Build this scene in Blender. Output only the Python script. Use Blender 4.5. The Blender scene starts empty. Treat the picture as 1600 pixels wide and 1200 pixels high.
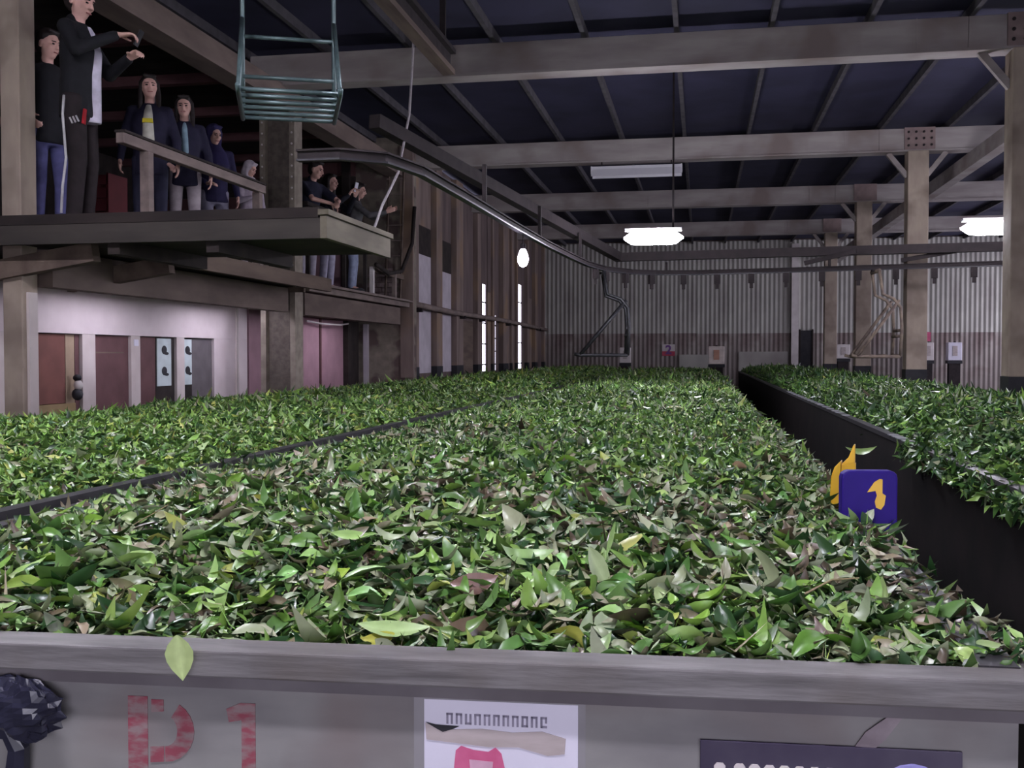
import bpy, bmesh, math, random
import numpy as np
from mathutils import Vector, Matrix, Euler

random.seed(7)
rng = np.random.default_rng(11)
scene = bpy.context.scene
C = scene.collection
R = math.radians

# ------------------------------------------------------------------ camera, world, exposure
CAM = Vector((0.0, 0.0, 1.6)); YAW = R(10.45); PITCH = R(1.61); F = 1600.0
cam_d = bpy.data.cameras.new('camera'); cam_d.sensor_width = 36; cam_d.lens = 36; cam_d.clip_end = 200
cam = bpy.data.objects.new('camera', cam_d); C.objects.link(cam)
cam.location = CAM; cam.rotation_euler = (R(90) - PITCH, 0, YAW)
scene.camera = cam
scene.view_settings.view_transform = 'Standard'
scene.view_settings.look = 'None'
scene.view_settings.gamma = 1
scene.view_settings.exposure = 0.0
scene.view_settings.use_curve_mapping = False
scene.cycles.use_denoising = True
scene.cycles.max_bounces = 6
scene.cycles.sample_clamp_indirect = 6.0
world = bpy.data.worlds.new('world'); scene.world = world; world.use_nodes = True
bg = world.node_tree.nodes['Background']
bg.inputs[0].default_value = (0.86, 0.84, 1.0, 1); bg.inputs[1].default_value = 5.0

# ------------------------------------------------------------------ helpers
def tag(o, label=None, cat=None, group=None, kind=None):
    if label: o['label'] = label
    if cat: o['category'] = cat
    if group: o['group'] = group
    if kind: o['kind'] = kind
    return o

def empty(name, loc=(0, 0, 0), rz=0.0):
    o = bpy.data.objects.new(name, None); C.objects.link(o)
    o.location = loc; o.rotation_euler = (0, 0, rz); o.empty_display_size = 0.1
    return o

def thing(name, label, cat, loc=(0, 0, 0), rz=0.0, group=None):
    return tag(empty(name, loc, rz), label, cat, group)

class MB:
    def __init__(s): s.v = []; s.f = []
    def add(s, vs, fs):
        n = len(s.v); s.v += [tuple(p) for p in vs]; s.f += [tuple(i + n for i in f) for f in fs]; return s
    def box(s, x0, x1, y0, y1, z0, z1):
        return s.add([(x0,y0,z0),(x1,y0,z0),(x1,y1,z0),(x0,y1,z0),(x0,y0,z1),(x1,y0,z1),(x1,y1,z1),(x0,y1,z1)],
                     [(0,3,2,1),(4,5,6,7),(0,1,5,4),(1,2,6,5),(2,3,7,6),(3,0,4,7)])
    def bar(s, a, b, w, h, up=(0, 0, 1)):
        a = Vector(a); b = Vector(b); d = (b - a).normalized(); u = Vector(up)
        l = d.cross(u)
        if l.length < 1e-4: l = d.cross(Vector((1, 0, 0)))
        l.normalize(); u = l.cross(d).normalized()
        l *= w / 2; u *= h / 2
        vs = [a-l-u, a+l-u, a+l+u, a-l+u, b-l-u, b+l-u, b+l+u, b-l+u]
        return s.add(vs, [(0,1,2,3),(4,7,6,5),(0,4,5,1),(1,5,6,2),(2,6,7,3),(3,7,4,0)])
    def loft(s, rings):
        n = len(rings[0]); vs = [p for r in rings for p in r]; fs = []
        for k in range(len(rings) - 1):
            for i in range(n):
                j = (i + 1) % n
                fs.append((k*n+i, k*n+j, (k+1)*n+j, (k+1)*n+i))
        fs.append(tuple(range(n))[::-1]); fs.append(tuple((len(rings)-1)*n + i for i in range(n)))
        return s.add(vs, fs)
    def tube(s, pts, r, n=8, r1=None):
        pts = [Vector(p) for p in pts]; rings = []; m = len(pts)
        ref = None
        for k, p in enumerate(pts):
            d = (pts[min(k+1, m-1)] - pts[max(k-1, 0)]).normalized()
            if ref is None: ref = Vector((0, 0, 1)) if abs(d.z) < 0.9 else Vector((1, 0, 0))
            l = d.cross(ref)
            if l.length < 1e-5: l = d.cross(Vector((0, 1, 0)))
            l.normalize(); u = l.cross(d).normalized(); ref = u
            rr = r if r1 is None else r + (r1 - r) * k / max(1, m - 1)
            rings.append([p + (l * math.cos(2*math.pi*i/n) + u * math.sin(2*math.pi*i/n)) * rr for i in range(n)])
        return s.loft(rings)
    def capsule(s, a, b, ra, rb, n=12):
        a = Vector(a); b = Vector(b); d = b - a; L = d.length
        d = d / L if L > 1e-6 else Vector((0, 0, 1))
        ref = Vector((0, 0, 1)) if abs(d.z) < 0.9 else Vector((1, 0, 0))
        l = d.cross(ref).normalized(); u = l.cross(d).normalized(); rings = []
        for t in (-80, -50, -20): rings.append((a + d * (ra * math.sin(R(t))), ra * math.cos(R(t))))
        for t in (20, 50, 80): rings.append((b + d * (rb * math.sin(R(t))), rb * math.cos(R(t))))
        return s.loft([[p + (l*math.cos(2*math.pi*i/n) + u*math.sin(2*math.pi*i/n)) * q for i in range(n)] for p, q in rings])
    def ell(s, c, r, M=None, n=14, m=8):
        c = Vector(c); rings = []
        for k in range(m + 1):
            t = math.pi * (k + 0.15) / (m + 0.3); ring = []
            for i in range(n):
                a = 2 * math.pi * i / n
                p = Vector((r[0]*math.sin(t)*math.cos(a), r[1]*math.sin(t)*math.sin(a), -r[2]*math.cos(t)))
                ring.append(c + (M @ p if M else p))
            rings.append(ring)
        return s.loft(rings)
    def lathe(s, prof, c=(0, 0, 0), n=16):
        c = Vector(c)
        return s.loft([[c + Vector((r*math.cos(2*math.pi*i/n), r*math.sin(2*math.pi*i/n), z)) for i in range(n)] for r, z in prof])
    def prism(s, poly, f0, f1):
        n = len(poly); vs = [f0(p) for p in poly] + [f1(p) for p in poly]
        fs = [tuple(range(n))[::-1], tuple(range(n, 2*n))] + [(i, (i+1) % n, n + (i+1) % n, n + i) for i in range(n)]
        return s.add(vs, fs)
    def mapv(s, fn): s.v = [tuple(fn(Vector(p))) for p in s.v]; return s
    def mesh(s, name):
        me = bpy.data.meshes.new(name); me.from_pydata(s.v, [], s.f); me.update()
        bm = bmesh.new(); bm.from_mesh(me); bmesh.ops.recalc_face_normals(bm, faces=bm.faces); bm.to_mesh(me); bm.free()
        return me
    def build(s, name, mat, parent=None, smooth=False, bevel=0.0):
        me = s.mesh(name); me.materials.append(mat)
        if smooth: me.shade_smooth()
        o = bpy.data.objects.new(name, me); C.objects.link(o)
        if parent is not None: o.parent = parent
        if bevel:
            m = o.modifiers.new('bevel', 'BEVEL'); m.width = bevel; m.segments = 2; m.limit_method = 'ANGLE'
        return o

def box(x0, x1, y0, y1, z0, z1): return MB().box(x0, x1, y0, y1, z0, z1)

def inst(src, parent, loc=(0, 0, 0), rot=(0, 0, 0), scale=None):
    o = src.copy(); C.objects.link(o); o.parent = parent; o.location = loc; o.rotation_euler = rot
    if scale: o.scale = scale
    return o

def text_mesh(body, size, extrude=0.0006, bold=0.0):
    cu = bpy.data.curves.new('lettering', 'FONT'); cu.body = body; cu.size = size; cu.extrude = extrude; cu.offset = bold
    cu.align_x = 'CENTER'; cu.align_y = 'CENTER'
    ob = bpy.data.objects.new('lettering_tmp', cu); C.objects.link(ob)
    bpy.context.view_layer.update()
    dg = bpy.context.evaluated_depsgraph_get()
    me = bpy.data.meshes.new_from_object(ob.evaluated_get(dg))
    bpy.data.objects.remove(ob)
    return me

def mobj(name, me, mat, parent=None):
    me.materials.clear(); me.materials.append(mat)
    o = bpy.data.objects.new(name, me); C.objects.link(o)
    if parent is not None: o.parent = parent
    return o

# ------------------------------------------------------------------ materials
_mats = {}
def nmat(name, c1, c2=None, scale=6.0, rough=0.8, bump=0.0, stretch=(1, 1, 1), metallic=0.0, contrast=(0.35, 0.65), detail=6, spec=0.3, c3=None, s3=1.5, t3=(0.5, 0.7)):
    if name in _mats: return _mats[name]
    m = bpy.data.materials.new(name); m.use_nodes = True; nt = m.node_tree; b = nt.nodes['Principled BSDF']
    b.inputs['Roughness'].default_value = rough; b.inputs['Metallic'].default_value = metallic
    b.inputs['Specular IOR Level'].default_value = spec
    if c2 is None:
        c2 = tuple(x * 0.8 for x in c1)
    tc = nt.nodes.new('ShaderNodeTexCoord'); mp = nt.nodes.new('ShaderNodeMapping'); mp.inputs['Scale'].default_value = stretch
    nt.links.new(tc.outputs['Object'], mp.inputs[0])
    nz = nt.nodes.new('ShaderNodeTexNoise'); nz.inputs['Scale'].default_value = scale; nz.inputs['Detail'].default_value = detail
    nt.links.new(mp.outputs[0], nz.inputs['Vector'])
    cr = nt.nodes.new('ShaderNodeValToRGB')
    cr.color_ramp.elements[0].position = contrast[0]; cr.color_ramp.elements[1].position = contrast[1]
    cr.color_ramp.elements[0].color = (*c1, 1); cr.color_ramp.elements[1].color = (*c2, 1)
    nt.links.new(nz.outputs[0], cr.inputs[0]); out = cr.outputs[0]
    if c3 is not None:
        n3 = nt.nodes.new('ShaderNodeTexNoise'); n3.inputs['Scale'].default_value = s3; n3.inputs['Detail'].default_value = 3
        nt.links.new(tc.outputs['Object'], n3.inputs['Vector'])
        mr = nt.nodes.new('ShaderNodeMapRange'); mr.inputs[1].default_value = t3[0]; mr.inputs[2].default_value = t3[1]
        nt.links.new(n3.outputs[0], mr.inputs[0])
        mx = nt.nodes.new('ShaderNodeMix'); mx.data_type = 'RGBA'
        nt.links.new(mr.outputs[0], mx.inputs[0]); nt.links.new(out, mx.inputs[6]); mx.inputs[7].default_value = (*c3, 1)
        out = mx.outputs[2]
    nt.links.new(out, b.inputs['Base Color'])
    if bump:
        bp = nt.nodes.new('ShaderNodeBump'); bp.inputs['Strength'].default_value = bump; bp.inputs['Distance'].default_value = 0.01
        nt.links.new(nz.outputs[0], bp.inputs['Height']); nt.links.new(bp.outputs[0], b.inputs['Normal'])
    _mats[name] = m; return m

def emat(name, col, strength):
    if name in _mats: return _mats[name]
    m = bpy.data.materials.new(name); m.use_nodes = True; nt = m.node_tree; b = nt.nodes['Principled BSDF']
    b.inputs['Base Color'].default_value = (*col, 1); b.inputs['Emission Color'].default_value = (*col, 1)
    b.inputs['Emission Strength'].default_value = strength
    _mats[name] = m; return m

M_beam = nmat('painted_beam', (0.40, 0.36, 0.35), (0.30, 0.26, 0.26), 3, 0.75, 0.15, (0.4, 1, 2), c3=(0.24, 0.19, 0.18), s3=1.2)
M_joist = nmat('joist_wood', (0.10, 0.093, 0.105), (0.07, 0.064, 0.073), 5, 0.9, spec=0.1)
M_roof = nmat('roof_boards', (0.038, 0.036, 0.075), (0.026, 0.025, 0.052), 1.2, 0.85)
M_col = nmat('column_paint', (0.44, 0.36, 0.29), (0.33, 0.26, 0.22), 5, 0.8, 0.2, (1, 1, .4), c3=(0.22, 0.17, 0.14), s3=2.0)
M_tar = nmat('tar_band', (0.018, 0.018, 0.024), (0.03, 0.028, 0.034), 8, 0.6)
M_oldwood = nmat('old_wood', (0.17, 0.125, 0.10), (0.10, 0.07, 0.06), 7, 0.85, 0.3, (1, .15, 1))
M_darkwood = nmat('dark_wood', (0.040, 0.030, 0.028), (0.022, 0.017, 0.017), 5, 0.9, 0.2, (.3, 1, 1))
M_fascia = nmat('fascia_wood', (0.062, 0.052, 0.047), (0.04, 0.034, 0.031), 8, 0.8, 0.3, (.2, 1, 1))
M_palewood = nmat('pale_wood', (0.19, 0.165, 0.125), (0.11, 0.095, 0.072), 8, 0.8, 0.3, (1, .2, 1))
M_railwood = nmat('handrail_wood', (0.27, 0.21, 0.19), (0.17, 0.13, 0.12), 9, 0.75, 0.2, (1, .3, 1))
M_dark_iron = nmat('dark_iron', (0.030, 0.025, 0.027), (0.042, 0.034, 0.036), 9, 0.8, spec=0.1)
M_rail = nmat('monorail_steel', (0.034, 0.032, 0.04), (0.024, 0.022, 0.03), 9, 0.42, 0, spec=0.25)
M_frame_green = nmat('green_enamel', (0.11, 0.16, 0.165), (0.075, 0.11, 0.115), 9, 0.35, 0, metallic=0.3, spec=0.5)
M_hframe = nmat('carrier_iron', (0.06, 0.06, 0.065), (0.035, 0.035, 0.04), 9, 0.45, 0, metallic=0.5)
M_plaster = nmat('pink_plaster', (0.74, 0.64, 0.66), (0.66, 0.56, 0.58), 3, 0.85, 0.1)
M_plaster2 = nmat('pillar_plaster', (0.66, 0.58, 0.57), (0.55, 0.47, 0.46), 3, 0.85, 0.1)
M_pinkdoor = nmat('pink_door_paint', (0.40, 0.23, 0.28), (0.33, 0.19, 0.23), 4, 0.7)
M_reddoor = nmat('red_brown_board', (0.22, 0.085, 0.07), (0.17, 0.065, 0.055), 4, 0.7)
M_maroon = nmat('maroon_board', (0.15, 0.07, 0.075), (0.11, 0.05, 0.055), 4, 0.7)
M_mottle = nmat('mottled_concrete', (0.27, 0.23, 0.19), (0.18, 0.15, 0.125), 6, 0.9, 0.4, c3=(0.12, 0.085, 0.08), s3=1.6, t3=(0.5, 0.56))
M_wallboard = nmat('weathered_board', (0.17, 0.125, 0.12), (0.11, 0.08, 0.08), 4, 0.85, 0.3, (1, 1, .2))
M_post = nmat('weathered_post', (0.25, 0.19, 0.17), (0.17, 0.125, 0.115), 5, 0.85, 0.3, (1, 1, .2), c3=(0.3, 0.2, 0.13), s3=1.0)
M_lilac_panel = nmat('pale_lilac_sheet', (0.56, 0.50, 0.56), (0.46, 0.41, 0.46), 4, 0.6)
M_sheet = nmat('corrugated_sheet', (0.47, 0.455, 0.42), (0.38, 0.36, 0.34), 1.4, 0.6, 0, (1, 1, .35), c3=(0.30, 0.27, 0.26), s3=0.7, t3=(0.5, 0.72))
M_sheet_low = nmat('stained_sheet', (0.34, 0.30, 0.28), (0.24, 0.20, 0.195), 1.6, 0.7, 0, (1, 1, .4), c3=(0.20, 0.15, 0.145), s3=1.1, t3=(0.5, 0.65))
M_trough = nmat('trough_concrete', (0.26, 0.25, 0.245), (0.19, 0.18, 0.185), 3.5, 0.85, 0.2, (1, 1, 3), c3=(0.19, 0.155, 0.15), s3=3.0)
M_rim = nmat('worn_rim_board', (0.20, 0.188, 0.19), (0.10, 0.092, 0.094), 18, 0.62, 0.35, (.25, 1, 2.5), c3=(0.13, 0.115, 0.11), s3=5)
M_rimedge = nmat('rim_metal_edge', (0.055, 0.052, 0.06), (0.035, 0.032, 0.036), 12, 0.45, 0, spec=0.4)
M_troughdark = nmat('black_trough_side', (0.010, 0.009, 0.0095), (0.016, 0.013, 0.013), 4, 0.85, 0.2, spec=0.08)
M_floor = nmat('dark_floor', (0.06, 0.055, 0.055), (0.04, 0.036, 0.036), 2, 0.8, 0.2)
M_enamel = nmat('white_enamel', (0.72, 0.70, 0.75), (0.66, 0.64, 0.70), 2, 0.5)
M_tube_off = nmat('unlit_tube_glass', (0.55, 0.54, 0.60), None, 2, 0.3)
M_white = nmat('white_paint', (0.70, 0.64, 0.64), (0.60, 0.54, 0.54), 4, 0.7)
M_paper = nmat('white_paper', (0.74, 0.71, 0.82), (0.66, 0.63, 0.74), 5, 0.7)
M_stainpaper = nmat('stained_paper', (0.50, 0.43, 0.43), (0.40, 0.34, 0.33), 9, 0.8, 0, (1, 1, 4))
M_print = nmat('grey_print', (0.22, 0.20, 0.27), (0.36, 0.33, 0.42), 40, 0.8)
M_pinkprint = nmat('pink_print', (0.62, 0.14, 0.28), (0.54, 0.10, 0.22), 20, 0.7)
M_pinkpale = nmat('pale_pink_print', (0.72, 0.42, 0.55), None, 20, 0.7)
M_redpaint = nmat('faded_red_paint', (0.27, 0.065, 0.09), (0.27, 0.19, 0.195), 30, 0.85, 0, (1, 1, 2.5), contrast=(0.40, 0.62))
M_navy = nmat('navy_board', (0.035, 0.026, 0.055), (0.06, 0.05, 0.08), 8, 0.6)
M_bluepl = nmat('blue_plastic', (0.026, 0.009, 0.20), (0.02, 0.007, 0.16), 6, 0.55, 0, spec=0.2)
M_yellowpl = nmat('yellow_plastic', (0.85, 0.50, 0.03), (0.78, 0.43, 0.03), 6, 0.4, 0, spec=0.5)
M_rope = nmat('pale_rope', (0.50, 0.46, 0.48), (0.40, 0.36, 0.38), 30, 0.9)
M_black_bag = nmat('dark_plastic_bag', (0.028, 0.028, 0.05), (0.016, 0.016, 0.03), 6, 0.22, 0, spec=0.6)
M_lamp = emat('lit_tube', (0.90, 0.88, 1.0), 26)
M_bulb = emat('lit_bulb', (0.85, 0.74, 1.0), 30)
# ------------------------------------------------------------------ room shell
X0, X1, Y0, Y1 = -10.0, 12.0, -4.5, 35.3
ZR = 5.48
FILL_DOOR = (-1.5, 5.5, 2.9); FILL_WIN_TOP = 4.4   # unseen openings added for fill daylight: door behind camera, window band on right
floor = tag(box(X0, X1, Y0, Y1 + .2, -0.12, 0).build('floor', M_floor), kind='structure')
ceil = tag(box(X0 - .2, X1 + .2, Y0 - .2, Y1 + .3, ZR, ZR + .08).build('ceiling', M_roof), kind='structure')
jm = None
for k in range(-9, 12):
    x = -0.30 + 1.08 * k
    if jm is None: jm = box(-.028, .028, Y0, Y1, 5.362, ZR - .002).build('joist', M_joist, ceil); jm.location = (x, 0, 0)
    else: inst(jm, ceil, (x, 0, 0))
wf = tag(box(X0, FILL_DOOR[0], Y0 - .2, Y0, 0, ZR).build('wall_front', M_sheet), kind='structure')
box(FILL_DOOR[1], X1, Y0 - .2, Y0, 0, ZR).build('wall_panel', M_sheet, wf); box(FILL_DOOR[0], FILL_DOOR[1], Y0 - .2, Y0, FILL_DOOR[2], ZR).build('lintel', M_sheet, wf)
wr_ = tag(box(X1, X1 + .1, Y0, Y1 + .2, 0, 1.0).build('wall_right', M_sheet), kind='structure')
box(X1, X1 + .1, Y0, Y1 + .2, FILL_WIN_TOP, ZR).build('wall_panel', M_sheet, wr_); box(X1, X1 + .1, Y0, 9.0, 1.0, FILL_WIN_TOP).build('wall_panel', M_sheet, wr_)
for k in range(14): box(X1, X1 + .1, 9.0 + k * 2.0, 9.12 + k * 2.0, 1.0, FILL_WIN_TOP).build('mullion', M_sheet, wr_)
for nm, loc, rot, sx, sy in (('fill_door_portal', ((FILL_DOOR[0] + FILL_DOOR[1]) / 2, Y0 - .1, FILL_DOOR[2] / 2), (R(90), 0, 0), FILL_DOOR[1] - FILL_DOOR[0], FILL_DOOR[2]), ('fill_window_portal', (X1 + .05, 22.2, (1 + FILL_WIN_TOP) / 2), (0, R(90), 0), FILL_WIN_TOP - 1, 26.4)):  # portals in the unseen openings added for fill daylight
    ld = bpy.data.lights.new(nm, 'AREA'); ld.shape = 'RECTANGLE'; ld.size = sx; ld.size_y = sy; ld.cycles.is_portal = True
    lo = bpy.data.objects.new(nm, ld); C.objects.link(lo); lo.location = loc; lo.rotation_euler = rot
tag(box(X0 - .2, X0, Y0, 17.6, 0, ZR).build('wall_west', M_darkwood), kind='structure')

# back wall: corrugated sheets hung on a backing wall
wb = tag(box(-5.6, X1, Y1 + .06, Y1 + .2, 0, ZR).build('wall_back', M_wallboard), kind='structure')
def corrugated(w, z0, z1, period=0.15, amp=0.016):
    b = MB(); n = int(round(w / period)) * 6; vs = []; fs = []
    for i in range(n + 1):
        x = w * i / n; y = -amp * math.sin(2 * math.pi * x / period)
        vs += [(x, y, z0), (x, y, z1), (x, y + .008, z0), (x, y + .008, z1)]
    for i in range(n):
        a = i * 4; c = a + 4
        fs += [(a, c, c+1, a+1), (a+2, a+3, c+3, c+2), (a+1, c+1, c+3, a+3), (a, a+2, c+2, c)]
    fs += [(0, 1, 3, 2), (n*4, n*4+2, n*4+3, n*4+1)]
    return b.add(vs, fs)
sheet_w = 1.05
up_me = corrugated(sheet_w, 2.34, 5.44).mesh('upper_sheet'); lo_me = corrugated(sheet_w, 0.0, 2.36).mesh('lower_sheet')
for k in range(int((X1 + 5.4) / sheet_w) + 1):
    x = -5.4 + k * sheet_w
    if x + sheet_w > X1: break
    for nm, me, mt, y in (('upper_sheet', up_me, M_sheet, Y1), ('lower_sheet', lo_me, M_sheet_low, Y1 + .018)):
        if not me.materials: me.materials.append(mt)
        o = bpy.data.objects.new(nm, me); C.objects.link(o); o.parent = wb; o.location = (x, y + random.uniform(-.004, .004), random.uniform(-.008, .008))
tag(box(2.95, 3.18, Y1 - .14, Y1 - .04, 0, 5.3).build('trim_1', M_white), kind='structure')
dd = tag(box(3.24, 3.62, Y1 - .10, Y1 - .04, 0.0, 2.42).build('door_1', M_tar), kind='structure')
box(3.20, 3.25, Y1 - .13, Y1 - .03, 0.0, 2.46).build('door_frame', M_darkwood, dd)
box(3.61, 3.66, Y1 - .13, Y1 - .03, 0.0, 2.46).build('door_frame', M_darkwood, dd)
# pale patches of newer sheet low on the back wall
tag(box(-.72, .32, Y1 - .055, Y1 - .035, 0, 1.62).build('trim_2', M_sheet), kind='structure')
tag(box(1.25, 2.85, Y1 - .055, Y1 - .035, 0, 1.72).build('trim_3', M_sheet), kind='structure')

# left wall: posts, boards and slits of daylight (X = -5.35)
XL = -5.35
wl = tag(box(XL - .04, XL, 17.7, 24.95, 0, 5.44).build('wall_left', M_wallboard), kind='structure')
def lw(y0, y1, z0, z1, m, name='board', x=XL, t=.03): return box(x - t, x, y0, y1, z0, z1).build(name, m, wl)
slits = [(24.95, 25.42, 3.38), (26.55, 26.72, 2.66), (30.05, 30.66, 3.72)]
edges = [25.42, 26.55, 26.72, 30.05, 30.66, Y1]
for k in range(0, len(edges), 2):
    lw(edges[k], edges[k+1], 0, 5.44, M_wallboard, 'wall_panel')
for n, (a, b, zt) in enumerate(slits):
    lw(a, b, zt, 5.44, M_wallboard, 'wall_panel'); lw(a, b, 0, 1.2, M_wallboard, 'wall_panel')
    for q in range(4):   # thin glazing bars across each slit
        z = 1.35 + q * (zt - 1.3) / 4
        lw(a, b, z, z + .03, M_dark_iron, 'glazing_bar', XL - .005, .02)
# boards between the posts: dark weathered above, pale sheets below
for a, b, z0, z1, m in ((17.8, 18.3, 2.7, 5.4, M_mottle), (18.7, 19.95, 1.25, 3.55, M_lilac_panel), (18.7, 19.95, 3.56, 4.1, M_darkwood), (18.7, 19.95, 4.11, 5.4, M_post),
                        (20.55, 21.65, 1.25, 3.35, M_lilac_panel), (20.55, 21.65, 3.36, 4.0, M_darkwood), (20.55, 21.65, 4.01, 5.4, M_wallboard),
                        (22.4, 23.8, .5, 2.4, M_oldwood), (22.4, 23.8, 2.41, 5.4, M_wallboard), (25.5, 25.9, 1.2, 3.2, M_post), (25.5, 25.9, 3.21, 5.4, M_wallboard),
                        (27.9, 29.3, 1.2, 5.4, M_post), (31.5, 32.4, 1.2, 3.4, M_post), (31.5, 32.4, 3.41, 5.4, M_wallboard), (33.2, 34.4, 1.2, 5.4, M_wallboard)):
    lw(a, b, z0, z1, m, 'board', XL + .015, .014)
for yp, w, d in ((18.45, .34, .14), (20.25, .46, .12), (22.0, .62, .13), (24.05, .36, .12), (24.5, .12, .05), (26.05, .20, .06), (27.4, .74, .13), (28.6, .14, .08), (29.5, .16, .07), (31.25, .3, .1), (32.7, .5, .12), (34.6, .3, .1)):
    p = MB().box(XL + .001, XL + d, yp - w/2, yp + w/2, 1.38, 5.4).build('post', M_post, wl)
    MB().box(XL + .001, XL + d + .006, yp - w/2 - .006, yp + w/2 + .006, 0, 1.378).build('tarred_base', M_tar, wl)
pipe_pts = [(XL + .24, 17.75, 2.53), (XL + .22, 21, 2.5), (XL + .22, 26, 2.52), (XL + .22, 30, 2.50), (XL + .2, 34.4, 2.46)]
tag(MB().tube(pipe_pts, .055, 8).build('wall_pipe', M_railwood, None, True), 'thin pale pipe running level along the weathered left wall', 'pipe')
for y in (18.45, 22.0, 24.05, 27.4, 32.7): MB().box(XL + .13, XL + .26, y - .04, y + .04, 2.40, 2.47).build('bracket', M_dark_iron, bpy.data.objects['wall_pipe'])

# wall that closes the gallery, facing the camera
wr = tag(box(X0, -5.0, 17.5, 17.7, 0, 5.44).build('wall_gallery_end', M_mottle), kind='structure')
box(-5.22, -4.99, 17.44, 17.52, 1.2, 5.4).build('corner_post', M_post, wr)
box(-5.9, -5.82, 17.42, 17.5, 0.6, 2.15).build('corner_post', M_lilac_panel, wr)
for k in range(9):   # horizontal boards at the back of the gallery
    z = 2.58 + k * .315
    box(X0 + .02, -6.05, 17.44, 17.5, z, z + .30).build('board', M_maroon if k % 2 else M_darkwood, wr)
box(-7.1, -6.3, 17.40, 17.45, 2.6, 4.3).build('board', M_pinkdoor, wr)
for x in (-7.2, -6.2, -8.6): box(x - .07, x + .07, 17.36, 17.45, 2.6, 5.3).build('stud', M_darkwood, wr)
gc = tag(box(X0, -5.47, 3.0, 17.42, 5.02, 5.06).build('ceiling_gallery', M_darkwood), kind='structure')
for k in range(9): box(X0 + .02, -5.48, 3.6 + k * 1.6, 3.72 + k * 1.6, 4.90, 5.018).build('ceiling_batten', M_maroon, gc)
brick = None
for r in range(6):
    for c in range(5):
        x = -5.88 + c * .215 + (.1 if r % 2 else 0); z = 2.64 + r * .085
        if x + .2 > -5.23: continue
        if brick is None:
            brick = box(0, .20, -.012, .02, 0, .07).build('brick', nmat('worn_brick', (0.33, 0.26, 0.26), (0.2, 0.14, 0.14), 9, .9, .3), wr); brick.location = (x, 17.5, z)
        else: inst(brick, wr, (x, 17.5 - random.uniform(0, .008), z))

# ------------------------------------------------------------------ steel beams and columns
beam_words = ['widest pale roof beam, the nearest one, across the top of the hall', 'second pale roof beam from the camera, right above the unlit lamp',
              'third pale roof beam, just above the lit hanging lamp', 'farthest pale roof beam, close to the corrugated back wall']
for n, yb in enumerate((12.3, 18.1, 23.8, 29.6)):
    t = thing('roof_beam', beam_words[n], 'beam', (0, yb, 5.0), 0, 'pale roof beams')
    box(-5.6, 2.9, -.11, .11, 0, .36).build('beam_web', M_beam, t, bevel=.008)
    box(2.902, 11.9, -.11, .11, 0, .36).build('beam_web', M_beam, t, bevel=.008)
    box(-5.6, 11.9, -.15, .15, -.03, -.001).build('bottom_flange', M_beam, t)
    box(3.30, 3.78, -.145, .145, -.005, .365).build('splice_plate', nmat('splice_paint', (0.30, 0.22, 0.21), (0.22, 0.16, 0.155), 6, .8), t); spl = t.children[-1] if False else C.objects[-1]
    if n < 2:
        bolt = None
        for r in range(3):
            for c in range(4):
                if bolt is None:
                    bolt = MB().lathe([(.02, 0), (.02, .014), (.01, .02)], n=8).build('bolt', M_dark_iron, spl); bolt.rotation_euler = (R(90), 0, 0); bolt.location = (3.36 + c * .12, -.145, .07 + r * .11)
                else: inst(bolt, spl, (3.36 + c * .12, -.145, .07 + r * .11), (R(90), 0, 0))
    for x in (2.35, -1.2): box(x, x + .012, -.118, .118, 0, .36).build('stiffener', M_beam, t)
    for sx in (-1, 1):
        MB().bar((3.52 + sx * .15, 0, -.42), (3.52 + sx * .46, 0, -.03), .08, .07, (0, 1, 0)).build('knee_brace', M_beam, t)
col_words = ['stout square column at the right edge of the picture', 'tall square column under the second beam, right of the hanging frame',
             'third square column from the right edge, left of the stout one', 'slimmest far square column beside the dark doorway']
for n, yb in enumerate((12.3, 18.1, 23.8, 29.6)):
    t = thing('hall_column', col_words[n], 'column', (3.52, yb, 0), 0, 'hall columns')
    box(-.165, .165, -.16, .16, 1.36, 4.985).build('shaft', M_col, t, bevel=.012)
    box(-.172, .172, -.167, .167, 0, 1.362).build('tarred_base', M_tar, t)
tag(MB().box(4.22, 4.40, 12.6, 35.0, 4.62, 4.86).build('tie_beam', M_beam), 'lengthwise tie beam right of the hall columns', 'beam')
tag(MB().box(-5.46, -5.16, 3.0, 17.4, 4.74, 4.995).build('eaves_beam', nmat('brown_beam', (0.20, 0.15, 0.13), (0.13, 0.095, 0.085), 5, .8, .2, (1, .3, 1))), 'brown lengthwise beam above the gallery people', 'beam')

# gallery columns
t = thing('gallery_column', 'pale brown timber post at the left edge of the picture', 'column', (-5.355, 7.36, 0))
box(-.085, .085, -.1, .1, 0, 4.70).build('shaft', M_col, t, bevel=.008)
box(.086, .11, -.05, .06, 0, 2.1).build('edge_strip', M_plaster2, t)
t = thing('gallery_column', 'riveted steel column behind the hanging basket, beside the leaning man', 'column', (-5.33, 12.5, 0))
box(-.17, .17, -.03, .03, 0, 4.70).build('web', nmat('column_web', (0.17, 0.14, 0.12), (0.11, 0.09, 0.08), 14, .8, .2), t)
for sx in (-1, 1):
    box(sx*.20-.035, sx*.20+.035, -.13, .13, 0, 4.70).build('flange', nmat('column_flange', (0.34, 0.29, 0.24), (0.24, 0.20, 0.17), 9, .8, .2), t)
rv = None
for sx in (-1, 1):
    for k in range(14):
        loc = (sx * .20, -.13, 2.75 + k * .14)
        if rv is None:
            rv = MB().lathe([(.014, 0), (.012, .008), (.004, .012)], n=8).build('rivet', M_white, t); rv.rotation_euler = (R(90), 0, 0); rv.location = loc
        else: inst(rv, t, loc, (R(90), 0, 0))

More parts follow.
